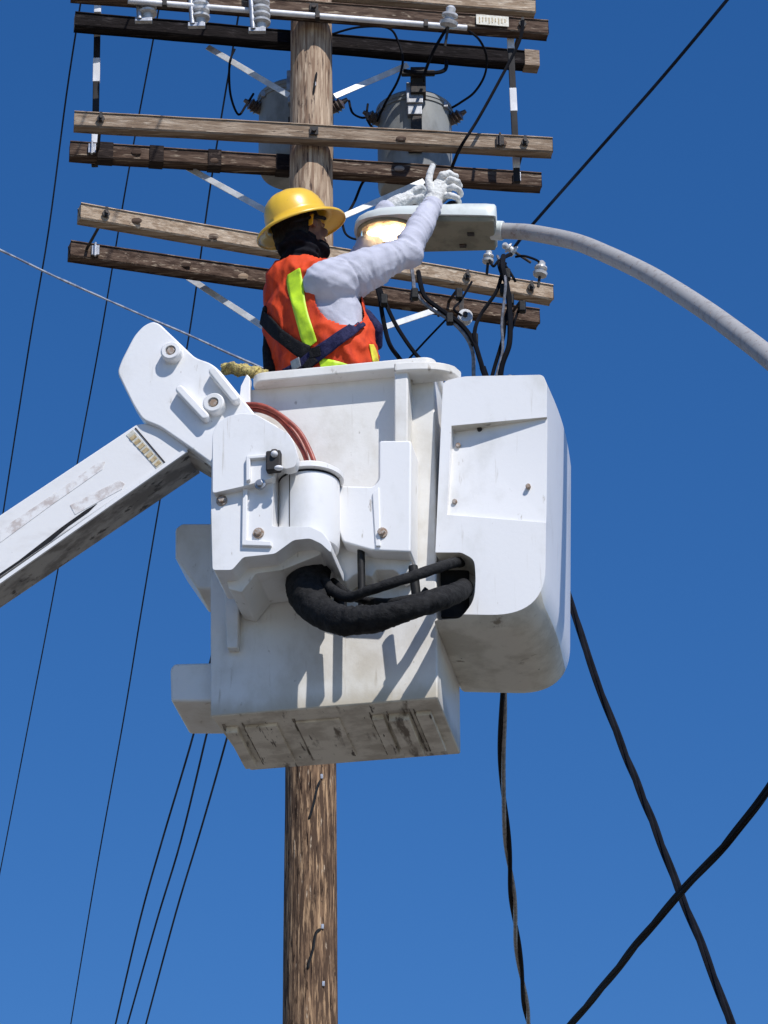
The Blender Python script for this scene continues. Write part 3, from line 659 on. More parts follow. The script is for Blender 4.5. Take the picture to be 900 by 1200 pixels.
# bucket mount bracket (right hand plate and bridge to the pivot)
mp = [(444, 516), (482, 516), (481, 647), (436, 645), (401, 635), (391, 606), (391, 576), (398, 569), (437, 570), (444, 562)]
mount = plate('bucket_mount', mp, -.155, -.003, gel, lift, .010, rad=.012)
plate('recess_lip', [(436, 578), (444, 570), (446, 640), (440, 640)], -.162, -.150, gel, mount, .004)
u, z = bl(447, 624, -.16); bm = nbm(); cyl(bm, bw(u, -.172, z), bw(u, -.150, z), .013, 6); cyl(bm, bw(u, -.160, z), bw(u, -.150, z), .020, 16); obj('bolt', bm, rustm, mount, bevel=.002)
bm = nbm(); prism(bm, out([(390, 640), (482, 646), (482, 668), (470, 676), (462, 668), (440, 668), (436, 676), (418, 672), (405, 682), (392, 675)], -.09), bw, -.09, -.003); obj('mount_foot', bm, gel2, mount, bevel=.006)
u, z = bl(423, 648, -.12); bm = nbm(); cyl(bm, bw(u, -.12, z+.01), bw(u+.005, -.13, z-.26), .013, 12); obj('control_hose', bm, rubber, mount)
for a_, b_, r_ in (((398, 690), (400, 735), .022), ((484, 664), (489, 708), .016), ((500, 690), (482, 712), .009)):
    (u0_, z0_), (u1_, z1_) = bl(*a_, -.13), bl(*b_, -.13); bm = nbm(); cyl(bm, bw(u0_, -.13, z0_), bw(u1_, -.13, z1_), r_, 12); obj('control_hose', bm, rubber, mount)
# pivot cylinder
ax0 = bl(362, 618, -.20); u = ax0[0]; zlo = bl(362, 622, -.30)[1]; zhi = bl(362, 549, -.30)[1]
bm = nbm(); lathe(bm, [(.098, zlo-.02), (.102, zlo+.0), (.102, zhi-.004), (.098, zhi)], Matrix.Translation((0, 0, 0)) @ BM @ Matrix.Translation((u, -.195, 0)), 48)
pv = obj('pivot_cylinder', bm, gel, lift, angle=30)
bm = nbm(); lathe(bm, [(.108, zhi+.002), (.116, zhi+.006), (.116, zhi+.022), (.10, zhi+.034), (.001, zhi+.036)], BM @ Matrix.Translation((u, -.195, 0)), 48); obj('cap', bm, gel, pv, angle=30)
bm = nbm(); lathe(bm, [(.1035, zhi-.006), (.1035, zhi+.001)], BM @ Matrix.Translation((u, -.195, 0)), 48); obj('gasket', bm, rubber, pv)
bm = nbm(); a = 1.2*pi+.45; box(bm, (u+.1025*cos(a), -.195+.1025*sin(a), (zlo+zhi)/2), (.0025, .0025, zhi-zlo-.01), BM); obj('seam', bm, rubber, pv)

# knuckle plate
kp = [(179, 376), (187, 379), (229, 419), (247, 425), (257, 433), (299, 485), (308, 530), (290, 560), (262, 556), (249, 544), (219, 522), (187, 500), (167, 492), (156, 475), (137, 436), (142, 422), (157, 393), (168, 381)]
KV = -.22
kn = plate('knuckle_plate', kp, KV, KV+.06, gel, lift, .007, rad=.02, k=4, label='pointed white elbow plate with two bosses')
for px, py, r in ((200, 411, .032), (250, 472, .034)):
    u, z = bl(px, py, KV-.03); bm = nbm()
    lathe(bm, [(r+.004, -.002), (r+.003, .03), (r-.002, .035), (.019, .035), (.017, .022), (.001, .022)], BM @ Matrix.Translation((u, KV, z)) @ Matrix.Rotation(pi/2, 4, 'X'), 32); pn = obj('boss', bm, gel, kn, angle=35)
    bm = nbm(); cyl(bm, bw(u, KV-.020, z), bw(u, KV-.032, z), .015, 6); obj('bolt_head', bm, rustm, kn, bevel=.002)
for a, b, wd, h in (((213, 461), (242, 492), .030, .035), ((252, 440), (277, 471), .032, .035)):
    pa = V(bl(*a, KV)); pb = V(bl(*b, KV)); d = (pb-pa).normalized(); nn = V((-d.y, d.x)); q = []
    for c, s in ((pa, 1), (pb, -1)):
        for i in range(9):
            t = pi/2+pi*i/8; q.append(c + (d*cos(t)*s + nn*sin(t)*s)*wd/2)
    bm = nbm(); prism(bm, [(p.x, p.y) for p in q], bw, KV-h, KV+.002); obj('raised_lug', bm, gel, kn, bevel=.008, seg=3)
# back plate of the elbow (depth behind the front plate)
plate('rear_elbow_plate', [(x+9, y+16) for x, y in [(200, 412), (247, 425), (257, 433), (293, 478), (300, 525), (285, 545), (262, 545), (230, 520), (187, 496), (165, 470)]], KV+.15, KV+.19, gel, lift, .006)
bm = nbm()
for px, py in ((200, 425), (250, 480)):
    u, z = bl(px, py, KV); cyl(bm, bw(u, KV+.05, z), bw(u, KV+.16, z), .05, 24)
obj('elbow_pin', bm, galv, lift)

# mounting bracket
BV = -.325
br = [(249, 509), (254, 496), (266, 488), (282, 484), (299, 485), (326, 500), (328, 545), (320, 546), (319, 617), (363, 617), (378, 624), (388, 637), (388, 648), (376, 637), (363, 631), (344, 633), (322, 649), (285, 653), (272, 668), (249, 668), (247, 584)]
brk = plate('mounting_bracket', br, BV, -.10, gel, lift, .008, rad=.010, k=3, label='white stepped bracket joining boom and bucket')
for p in brk.data.polygons: p.use_smooth = True
cv = [(249, 509), (254, 497), (266, 488), (282, 484.5), (299, 485.5), (338, 508), (345, 519), (349, 535), (346, 547), (334, 550), (322, 542), (320, 560), (285, 570), (249, 578)]
cp = plate('cover_plate', cv, BV-.030, BV+.012, gel, brk, .007, rad=.010, k=3)
plate('edge_rib', [(284, 572), (290, 572), (289, 632), (318, 634), (318, 640), (283, 639)], BV-.012, BV+.004, gel, brk, .004)
plate('edge_rib', [(288, 536), (293, 536), (293, 562), (288, 564)], BV-.045, BV-.028, gel, cp, .004)
plate('edge_rib', [(288, 534), (316, 531), (316, 536), (288, 538)], BV-.045, BV-.028, gel, cp, .004)
plate('arm_cheek', [(324, 600), (352, 600), (384, 612), (397, 632), (392, 640), (380, 628), (362, 620), (324, 619)], -.10, -.08, gel, brk, .004)
for px, py, m_ in ((260, 587, rustm), (305, 568, galv), (303, 625, rustm)):
    vv = BV if py > 580 else BV-.030
    u, z = bl(px, py, vv); bm = nbm(); cyl(bm, bw(u, vv+.004, z), bw(u, vv-.006, z), .019, 16); cyl(bm, bw(u, vv, z), bw(u, vv-.016, z), .012, 6); obj('bolt', bm, m_, brk, bevel=.002)
bm = nbm(); u, z = bl(322, 540, BV-.03)
box(bm, (u, BV-.045, z-.012), (.05, .03, .075), BM); box(bm, (u+.004, BV-.055, z+.020), (.022, .02, .016), BM); lk = obj('latch', bm, iron, brk, bevel=.006)
bm = nbm(); ball(bm, bw(u+.005, BV-.062, z+.008), (.012,)*3); ball(bm, bw(u+.020, BV-.062, z-.045), (.015, .010, .009)); obj('latch_pin', bm, whitep, lk)
bm = nbm(); box(bm, (bl(337, 535, BV)[0], BV+.02, bl(337, 528, BV)[1]), (.035, .05, .09), BM); obj('latch_block', bm, gel2, brk, bevel=.006)
# web below the bracket, sloping back to the bucket
plate('bracket_web', [(262, 665), (285, 655), (322, 650), (345, 637), (380, 640), (375, 650), (330, 668), (300, 672), (283, 694), (268, 690)], -.24, -.003, gel2, brk, .008, rad=.006)

# boom
BO = -.20
pa = [(-260, 776), (160, 497), (170, 496), (190, 502), (222, 526), (217, 529), (-260, 851)]
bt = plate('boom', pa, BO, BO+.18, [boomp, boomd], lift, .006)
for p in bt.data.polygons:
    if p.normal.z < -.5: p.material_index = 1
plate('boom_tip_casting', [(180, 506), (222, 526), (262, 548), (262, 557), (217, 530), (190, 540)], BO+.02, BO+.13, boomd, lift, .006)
plate('collar', [(216, 532), (219.5, 530), (224, 527), (232, 532), (176, 571), (170, 563)], BO-.004, BO+.204, boomp, bt, .003) if False else None
dc = out([(148, 510), (156, 504), (192, 544), (184, 550)], BO); bm = nbm(); prism(bm, dc, bw, BO-.002, BO+.002); dec = obj('decal', bm, tagm, bt, smooth=False)
bm = nbm()
for i in range(7):
    t = .07+i*.133; a = V((149, 511)).lerp(V((185, 549)), t); b = V((155, 506)).lerp(V((191, 544)), t); c = V((149, 511)).lerp(V((185, 549)), t+.08); d = V((155, 506)).lerp(V((191, 544)), t+.08)
    prism(bm, out([tuple(a), tuple(b), tuple(d), tuple(c)], BO-.003), bw, BO-.0035, BO-.0022)
obj('worn_lettering', bm, tago, dec, smooth=False)
bm = nbm(); prism(bm, out([(158, 502), (159.5, 501.5), (194, 542), (192.5, 543)], BO), bw, BO-.0025, BO+.002); obj('stripe', bm, iron, bt, smooth=False)
bm = nbm(); prism(bm, out([(-260, 829), (0, 679), (217, 526), (220, 529), (0, 684), (-260, 836)], BO-.004), bw, BO-.006, BO+.002); obj('edge_bead', bm, gel, bt, smooth=False)
bm = nbm(); prism(bm, out([(-60, 716), (38, 649), (60, 634), (80, 617), (104, 600), (114, 590), (100, 598), (72, 618), (58, 629), (40, 643), (22, 657), (0, 672), (-60, 706)], BO-.0006), bw, BO-.0016, BO+.001); obj('worn_rubber_trim', bm, rubber, bt, smooth=False)
bm = nbm()
for q in ([(0, 621), (60, 581), (115, 542), (123, 541), (120, 550), (60, 592), (0, 636)], [(82, 592), (140, 563), (146, 567), (143, 573), (88, 603)]):
    prism(bm, out(q, BO-.0008), bw, BO-.0014, BO+.001)
obj('faded_sticker_residue', bm, mat('sticker_residue', (.78, .77, .76, 1), .5, col2=(.52, .46, .43, 1), scale=(26, 26, 26), lo=.42, hi=.66), bt, smooth=False)

# hoses
def bpts(L): return [tuple(bw(*((lambda q: (q[0], v, q[1]))(bl(x, y, v)))))+(r,) for x, y, v, r in L]
S = spline(bpts([(366, 640, -.10, .062), (362, 668, -.12, .070), (360, 694, -.17, .066), (375, 716, -.23, .054), (402, 727, -.28, .049), (440, 725, -.30, .045), (480, 714, -.29, .036), (512, 704, -.22, .036), (535, 695, -.12, .034), (543, 690, -.02, .032), (543, 688, .06, .030)]), 16)
bm = nbm()
tube(bm, [s[:3] for s in S], [s[3] for s in S], 28, mod=lambda i, j, p: 1 + .10*noise.noise(p*30) + .08*noise.noise(V((i*.55, j*.12, 0))) + (.045*sin(i*1.7+j*.25+noise.noise(p*22)*9))*abs(noise.noise(p*9))*2)
obj('hose_sleeve', bm, sleeve_m, lift)
S = spline(bpts([(372, 668, -.12, .02), (385, 688, -.20, .02), (408, 700, -.27, .017), (432, 692, -.30, .017), (470, 680, -.28, .018), (508, 667, -.18, .018), (530, 660, -.07, .018), (540, 659, .04, .018)]), 12)
bm = nbm(); tube(bm, [s[:3] for s in S], [s[3] for s in S], 14, mod=lambda i, j, p: 1+.12*noise.noise(p*40)); obj('hydraulic_hose', bm, sleeve_m, lift)
S = spline(bpts([(390, 682, -.09, .014), (415, 700, -.22, .014), (450, 706, -.26, .014), (490, 700, -.25, .015), (520, 692, -.18, .016), (546, 688, .0, .016)]), 10)
bm = nbm(); tube(bm, [s[:3] for s in S], [s[3] for s in S], 12, mod=lambda i, j, p: 1+.12*noise.noise(p*40)); obj('hydraulic_hose', bm, sleeve_m, lift)
for L in ([(270, 476, -.08, .009), (295, 474, -.08, .009), (314, 478, -.08, .009), (336, 492, -.08, .009), (353, 509, -.08, .009), (367, 538, -.09, .009), (371, 560, -.09, .009)],
          [(272, 482, -.06, .008), (300, 480, -.06, .008), (325, 490, -.06, .008), (345, 513, -.06, .008), (358, 536, -.07, .008), (361, 560, -.07, .008)],
          [(272, 480, -.03, .008), (298, 478, -.03, .008), (320, 484, -.03, .008), (341, 502, -.03, .008), (356, 526, -.03, .008), (362, 556, -.03, .008)]):
    S = spline(bpts(L), 10); bm = nbm(); tube(bm, [s[:3] for s in S], .0085, 10); obj('red_hose', bm, redh, lift)
plate('guard_fin', [(279, 478), (282, 452), (289, 438), (293, 442), (293, 486)], -.03, .0, gel, lift, .004)

# rope bundle lying on the rim's left corner
rp = thing('rope_bundle', 'yellow and tan rope bundle lying on the left corner of the bucket rim', 'rope', tuple(bw(uTL, .05, ZR+.03)))
for s in range(5):
    pts = []
    for i in range(26):
        t = i/25; x = 262+50*t; y = 432+6*t*t+3*sin(t*22+s*1.7)+s*1.1-3*(1-t); v = .03+.03*sin(t*17+s*2.1)+.01*s
        u_, z_ = bl(x, y, v); pts.append(tuple(bw(u_, v, z_)))
    bm = nbm(); tube(bm, spline(pts, 3), .0105, 8, mod=lambda i, j, p: 1+.35*noise.noise(p*140)); obj('strand', bm, ropem, rp)

# ==================================================================== STREET LAMP
LY = 12.12
LO = on_y(500, 272, LY)
lamp = thing('street_lamp', 'grey cobra head street lamp, lit, on a long curved steel arm from the right', 'street lamp', (LO.x, LO.y, 0))
k_ = (on_y(501, 272, LY)-LO).x                              # metres per picture pixel
LM = Matrix.Translation(LO) @ Matrix.Rotation(R(2), 4, 'Y') @ Matrix.Rotation(R(-3), 4, 'Z')
# stations along x: (x, half width, height, bottom z)
st = [(-85, .012, .008), (-83, .045, .022), (-78, .070, .033), (-68, .088, .044), (-52, .102, .052), (-30, .108, .056), (-5, .106, .060), (20, .104, .066), (45, .102, .070), (70, .098, .072), (80, .095, .070), (82, .090, .064)]
bm = nbm(); rings = []
for x, hw, h in st:
    r_ = []
    for yy, zz in ((-1, 0), (-1.0, .30), (-.97, .62), (-.82, .86), (-.55, .97), (0, 1.02), (.55, .97), (.82, .86), (.97, .62), (1, .3), (1, 0)): r_.append(bm.verts.new(LM @ V((x*k_, yy*hw*1.18, zz*h))))
    rings.append(r_)
for a, b in zip(rings, rings[1:]):
    for i in range(11): bm.faces.new((a[i], a[(i+1) % 11], b[(i+1) % 11], b[i]))
bm.faces.new(rings[0]); bm.faces.new(rings[-1][::-1])
hd = obj('housing', bm, lampg, lamp, angle=50)
# lower door
bm = nbm(); prism2 = []
A = [(-6, -.118), (80, -.108), (80, .108), (-6, .118)]
lo = [bm.verts.new(LM @ V((x*k_, y*.93, -.020))) for x, y in A]; hi = [bm.verts.new(LM @ V((x*k_, y, .0))) for x, y in A]
bm.faces.new(lo[::-1]); bm.faces.new(hi)
for i in range(4): bm.faces.new((lo[i], lo[(i+1) % 4], hi[(i+1) % 4], hi[i]))
dr = obj('door', bm, lampd, lamp, bevel=.006, seg=3, label='olive grey hinged door under the lamp head')
for x, y in ((52, -.02), (42, .062)):
    bm = nbm(); box(bm, (x*k_, y, -.022), (.026, .022, .008), LM); obj('latch', bm, iron, dr, bevel=.003)
bm = nbm(); box(bm, (74*k_, -.03, .078), (.035, .03, .03), LM); obj('photocell_base', bm, whitep, lamp, bevel=.006)
# lens ring, reflector, bulb, glass
CXL = -45*k_
def ell(bm, prof, cx=CXL, ay=.104, ax=.110, n=40, cap=True):
    rs = []
    for s, z in prof: rs.append([bm.verts.new(LM @ V((cx+ax*s*cos(2*pi*i/n), ay*s*sin(2*pi*i/n), z))) for i in range(n)])
    for a, b in zip(rs, rs[1:]):
        for i in range(n): bm.faces.new((a[i], a[(i+1) % n], b[(i+1) % n], b[i]))
    if cap: bm.faces.new(rs[-1])
bm = nbm(); ell(bm, [(1.04, .004), (1.04, -.010), (.93, -.010), (.93, .004)], cap=False); obj('lens_ring', bm, lampd, lamp, angle=30)
bm = nbm(); ell(bm, [(.93, -.002), (.80, -.006), (.5, -.009), (.2, -.010), (.01, -.0102)]); obj('reflector', bm, refl, lamp)
bm = nbm()
for k in range(26):
    a = k*2.4; r0 = math.sqrt(k/26)*.70
    c = LM @ V((CXL+.012+.108*r0*cos(a), .100*r0*sin(a), -.018)); ball(bm, c, (.022, .020, .008), n=10)
obj('lit_bulb', bm, glow, lamp)
bm = nbm(); ell(bm, [(.93, -.006), (.90, -.018), (.78, -.030), (.5, -.040), (.2, -.044), (.01, -.0445)]); obj('glass_bowl', bm, glassm, lamp)
# mast arm and post
MA = [(579, 270, LY), (600, 271, LY-.03), (624, 273, LY-.10), (673, 283, LY-.30), (711, 298, LY-.5), (757, 320, LY-.75), (794, 342, LY-1.0), (832, 367, LY-1.25), (862, 389, LY-1.5), (900, 418, LY-1.8), (960, 470, LY-2.2), (1030, 545, LY-2.6)]
P = [tuple(on_y(*p)) for p in MA]
e = V(P[-1]); d = (V(P[-1])-V(P[-2])).normalized(); hd_ = V((d.x, d.y, 0)).normalized()
post = e+hd_*.55; P += [tuple(e+d*.45), tuple(e+d*.8+V((0, 0, -.25)))]
px_ = V(P[-1]); P.append((px_.x+hd_.x*.08, px_.y+hd_.y*.08, px_.z-.6)); bm = nbm(); S = spline(P, 10)
tube(bm, S, [.029+.008*i/len(S) for i in range(len(S))], 20); obj('mast_arm', bm, galv2, lamp)
bm = nbm(); q = V(P[-1]); lathe(bm, [(.11, 0), (.11, .02), (.085, .06), (.055, q.z-.4), (.05, q.z+.05)], Matrix.Translation((q.x, q.y, .0)), 24); obj('post', bm, galv2, lamp)
bm = nbm(); a = on_y(576, 270, LY); b = on_y(590, 270.5, LY-.01); cyl(bm, a, b, .036, 20); obj('clamp_collar', bm, lampg, lamp, bevel=.004)

# ==================================================================== WORKER
FEET = bw(.40, .235, .071)
man = thing('person', 'worker in yellow hard hat, orange and lime vest and harness, reaching up to the lamp', 'person', tuple(FEET))
def P3(px, py, Y): return on_y(px, py, Y)
YP = 11.92
neck = P3(350, 318, YP); chest = P3(368, 374, YP); waist = P3(382, 434, YP); hip = P3(384, 480, YP)
rsh = P3(385, 335, YP-.13); lsh = P3(336, 346, YP+.12); rel = P3(474, 297, YP-.06); rwr = P3(506, 243, YP+.09)
lel = P3(412, 328, YP+.24); lwr = P3(452, 247, YP+.26)
hc = P3(352, 268, YP)                                       # head centre
face_dir = V((.72, .68, .12)).normalized()
fz = (V((-.24, -.06, 1)) - face_dir*V((-.24, -.06, 1)).dot(face_dir)).normalized()
fy = fz.cross(face_dir)                                     # left
HM = Matrix((face_dir, fy, fz)).transposed().to_4x4(); HM.translation = hc
H3 = HM.to_3x3()
Td = V((.76, .65, 0)).normalized(); Tl = V((-Td.y, Td.x, 0))   # torso facing and its left
TM = Matrix((Td, Tl, V((0, 0, 1)))).transposed().to_4x4(); T3 = TM.to_3x3()
# --- one continuous body
bm = nbm()
ball(bm, hc+H3 @ V((-.008, 0, .02)), (.095, .074, .098), H3.to_4x4(), 24)
ball(bm, hc+H3 @ V((.030, 0, -.045)), (.062, .055, .070), H3.to_4x4(), 20)
capsule(bm, hc+H3 @ V((.062, 0, -.080)), hc+H3 @ V((.066, 0, -.088)), .024, .022)          # chin
capsule(bm, hc+H3 @ V((.088, 0, .010)), hc+H3 @ V((.108, 0, -.026)), .010, .014)            # nose
ball(bm, hc+H3 @ V((.088, 0, -.052)), (.012, .026, .007), H3.to_4x4(), 12)
ball(bm, hc+H3 @ V((.086, 0, -.064)), (.012, .022, .008), H3.to_4x4(), 12)
for s in (-1, 1):
    ball(bm, hc+H3 @ V((-.004, s*.077, -.012)), (.020, .008, .033), H3.to_4x4(), 14)         # ears
    ball(bm, hc+H3 @ V((.080, s*.032, .016)), (.013, .020, .007), H3.to_4x4(), 12)           # brow
    ball(bm, hc+H3 @ V((.066, s*.046, -.022)), (.02, .018, .016), H3.to_4x4(), 12)           # cheek
capsule(bm, neck+V((0, 0, -.04)), hc+H3 @ V((-.02, 0, -.05)), .062, .058)
capsule(bm, neck+V((0, 0, -.05)), chest, .11, .185, flat=.60, up_=Td); capsule(bm, chest, waist, .185, .16, flat=.66, up_=Td); capsule(bm, waist, hip, .16, .15, flat=.8, up_=Td)
capsule(bm, rsh, lsh, .055, .055)
capsule(bm, rsh, rel, .050, .040); capsule(bm, rel, rwr, .039, .028); capsule(bm, lsh, lel, .050, .040); capsule(bm, lel, lwr, .039, .028)
for s in (-1, 1):
    hj = hip+T3 @ V((0, s*.09, -.03)); kn_ = V((FEET.x, FEET.y, FEET.z+.47))+T3 @ V((.02, s*.11, 0)); an = V((FEET.x, FEET.y, FEET.z+.08))+T3 @ V((-.02, s*.12, 0))
    capsule(bm, hj, kn_, .085, .058); capsule(bm, kn_, an, .056, .038); capsule(bm, an+V((0, 0, -.035)), an+T3 @ V((.15, s*.01, -.045)), .035, .028)
body = obj('body', remeshed(bm, .006, 5), skin, man, angle=180)
# --- hair
bm = nbm(); ball(bm, hc+H3 @ V((-.022, 0, .020)), (.098, .082, .100), H3.to_4x4(), 24)
ball(bm, hc+H3 @ V((-.060, 0, -.045)), (.052, .070, .058), H3.to_4x4(), 20)
hb = remeshed(bm, .005, 3)
for v in list(hb.verts):
    q = HM.inverted() @ v.co
    if q.x > .030 + max(0, (q.z-.03))*.3 or (q.x > -.022 and q.z < .012): hb.verts.remove(v)
for v in hb.verts: v.co += V((noise.noise(v.co*70), noise.noise(v.co*70+V((5, 0, 0))), noise.noise(v.co*70+V((0, 9, 0)))))*.004
obj('hair', hb, hairm, man)
# --- gaiter: neck tube pulled over the chin
bm = nbm()
capsule(bm, neck+V((0, 0, -.02)), hc+H3 @ V((-.015, 0, -.088)), .074, .066)
ball(bm, hc+H3 @ V((.035, 0, -.084)), (.074, .063, .034), H3.to_4x4(), 20)
ball(bm, hc+H3 @ V((-.055, 0, -.075)), (.052, .068, .050), H3.to_4x4(), 20)
gb = remeshed(bm, .006, 4)
for v in gb.verts:
    q = HM.inverted() @ v.co; v.co += v.normal*(.004*sin(q.z*210+q.x*40)+.004*noise.noise(v.co*40))
obj('neck_gaiter', gb, gaiter, man, angle=180)
# --- shirt
bm = nbm()
capsule(bm, neck+V((0, 0, -.085)), chest, .125, .205, flat=.60, up_=Td); capsule(bm, chest, waist, .205, .195, flat=.64, up_=Td); capsule(bm, waist, hip, .185, .165, flat=.8, up_=Td)
capsule(bm, rsh, lsh, .082, .078)
capsule(bm, rsh, rsh.lerp(rel, .55), .094, .076); capsule(bm, rsh.lerp(rel, .5), rel, .076, .052); capsule(bm, rel, rel.lerp(rwr, .5), .054, .047); capsule(bm, rel.lerp(rwr, .5), rwr, .050, .040)
capsule(bm, rel+V((.012, 0, -.012)), rel+V((.02, 0, -.008)), .052, .052)
capsule(bm, lsh, lel, .078, .058); capsule(bm, lel, lwr, .056, .040)
sb = remeshed(bm, .0065, 6)
ua = (rel-rsh).normalized(); fa = (rwr-rel).normalized()
sb.normal_update()
def ridge(p): return (1-abs(noise.noise(p)))**3 - .5
for v in sb.verts:                                          # cloth folds: irregular creases slanting across the sleeve
    p = v.co; e_ = (p-rel).length; up_arm = (p-rsh).dot(ua); lo_arm = (p-rel).dot(fa)
    wv = V((noise.noise(p*7), noise.noise(p*7+V((9, 0, 0))), noise.noise(p*7+V((0, 9, 0)))))*.05
    q = p+wv
    if lo_arm < 0 or up_arm < .12: c = V(((q-rsh).dot(ua)*11 + q.z*7, q.y*6, q.z*5))
    else: c = V(((q-rel).dot(fa)*16 + q.x*9, q.y*6, q.z*4))
    k1 = .45 + 1.1*math.exp(-(e_/.10)**2) + .5*math.exp(-((p-rsh).length/.14)**2)
    v.co = p + v.normal*(.0085*k1*ridge(c) + .0045*ridge(c*2.1+V((3, 1, 7))) + .002*noise.noise(p*14) - .006*math.exp(-((up_arm-.075+.02*noise.noise(p*5))/.004)**2)*(1 if (p-rsh).length < .2 else 0))
shirt = obj('shirt', sb, shirt_m, man, angle=180)
bm = nbm(); cyl(bm, rwr-fa*.012, rwr+fa*.020, .041, 20, .039); obj('cuff', bm, shirt_m, shirt, bevel=.006)
# --- trousers
bm = nbm(); capsule(bm, waist+V((0, 0, -.06)), hip, .152, .162)
for s in (-1, 1):
    hj = hip+T3 @ V((0, s*.08, -.03)); kn_ = V((FEET.x, FEET.y, FEET.z+.47))+T3 @ V((.02, s*.10, 0)); an = V((FEET.x, FEET.y, FEET.z+.10))+T3 @ V((-.02, s*.11, 0))
    capsule(bm, hj, kn_, .100, .078); capsule(bm, kn_, an, .076, .062)
obj('trousers', remeshed(bm, .009, 5), trous, man, angle=180)
for s in (-1, 1):
    an = V((FEET.x, FEET.y, FEET.z+.08))+T3 @ V((-.02, s*.11, 0)); bm = nbm(); capsule(bm, an, an+V((0, 0, -.035)), .056, .046); capsule(bm, an+V((0, 0, -.04)), an+T3 @ V((.15, s*.01, -.042)), .044, .036)
    obj('boot', remeshed(bm, .007, 3), rubber, man, angle=180)
# --- vest: its own shell over the torso, cut at armholes and neck
bm = nbm()
capsule(bm, neck+V((-.0, 0, -.10)), chest, .140, .215, flat=.64, up_=Td); capsule(bm, chest, waist, .215, .220, flat=.68, up_=Td); capsule(bm, waist, waist+V((0, 0, -.06)), .218, .20, flat=.68, up_=Td)
capsule(bm, rsh.lerp(lsh, .20), rsh.lerp(lsh, .95), .092, .092)
capsule(bm, P3(354, 328, YP-.02), P3(343, 330, YP), .094, .090)
vb = remeshed(bm, .0065, 7); vb.normal_update()
armax = (rel-rsh).normalized()
def inside_arm(p):
    # right armhole: a cylinder round the shoulder along the arm's root
    q = p-P3(402, 343, YP-.16); ax = V((.55, -.80, .10)).normalized(); r_ = (q-ax*q.dot(ax)); rr = math.hypot(r_.dot(V((0, 0, 1)))/1.0, (r_-V((0, 0, 1))*r_.z).length/.62)
    return q.dot(ax) > -.16 and rr < .146
def inside_larm(p):
    q = p-lsh-V((.02, .09, .0)); return q.y > -.02 and q.length < .10
for v in list(vb.verts):
    p = v.co
    if inside_arm(p) or inside_larm(p) or (p-hc).length < .105 or p.z > neck.z+.012: vb.verts.remove(v)
for v in vb.verts:
    p = v.co; d = .008*noise.noise(p*9)+.012*(((1-abs(noise.noise(V((p.x*13+p.z*5, p.y*6, p.z*6)))))**3)-.5)+.006*(((1-abs(noise.noise(V((p.x*24, p.y*12, p.z*14-p.x*8)))))**3)-.5); v.co = p+v.normal*(d+.002)
vb2 = vb.copy(); VB = BVHTree.FromBMesh(vb2)
vest = obj('vest', vb, orange, man, angle=180)
sd = vest.modifiers.new('s', 'SOLIDIFY'); sd.thickness = .004; sd.offset = 0
def vray(px, py):
    d = ray(px, py); h = VB.ray_cast(EYE, d, 40)
    if h[0] is None:
        h = VB.find_nearest(on_y(px, py, YP))
    return h[0], (h[1] if h[1].dot(d) < 0 else -h[1])
def strip(name, pts, mt, parent, lift_=.006, th=.003, k=8):
    """cloth tape lying on the vest: pts (x1,y1,x2,y2) pairs of edge points in view, sampled densely"""
    S = spline([tuple(map(float, p)) for p in pts], k); bm = nbm(); rows = []
    for a in S:
        row = []
        for j in range(6):
            t = j/5; px = a[0]+(a[2]-a[0])*t; py = a[1]+(a[3]-a[1])*t; h, nn = vray(px, py); row.append((h, nn))
        rows.append(row)
    vs = [[bm.verts.new(h+nn*lift_) for h, nn in row] for row in rows]
    for a, b in zip(vs, vs[1:]):
        for j in range(5): bm.faces.new((a[j], a[j+1], b[j+1], b[j]))
    bmesh.ops.smooth_vert(bm, verts=bm.verts, factor=.4, use_axis_x=True, use_axis_y=True, use_axis_z=True)
    o = obj(name, bm, mt, parent, angle=180); s = o.modifiers.new('s', 'SOLIDIFY'); s.thickness = th; s.offset = 0; return o
strip('reflective_stripe', [(338, 323, 353, 315), (337, 332, 356, 328), (340, 348, 358, 345), (345, 366, 361, 362), (350, 385, 366, 379), (355, 402, 372, 398), (362, 409, 372, 401)], lime, vest)
strip('reflective_stripe', [(374, 419, 377, 432), (385, 421, 385, 440), (398, 424, 398, 442), (412, 428, 412, 444), (424, 432, 424, 446)], lime, vest)
strip('reflective_stripe', [(431, 404, 436, 404), (433, 415, 440, 413), (435, 426, 442, 424), (436, 440, 443, 440)], yelt, vest)
hr = None
h1 = strip('harness_strap', [(334, 433, 346, 443), (350, 424, 362, 436), (368, 410, 379, 423), (388, 396, 396, 409), (408, 382, 414, 395), (420, 372, 426, 384)], navy, man, .013, .004)
h2 = strip('harness_strap', [(311, 364, 308, 380), (320, 371, 315, 388), (331, 384, 326, 399), (343, 393, 339, 410), (354, 401, 349, 418), (366, 406, 360, 424)], blackw, man, .011, .004)
h3 = strip('harness_strap', [(376, 424, 364, 436), (368, 416, 356, 432)], blackw, man, .016, .006)
for px_, py_, mt_ in ((351, 427, galv), (372, 414, blackw)):
    h, nn = vray(px_, py_); Mb = zframe(h+nn*.018, nn)
    bm = nbm(); box(bm, (0, 0, 0), (.044, .036, .006), Mb); obj('harness_buckle', bm, mt_, man, bevel=.002)
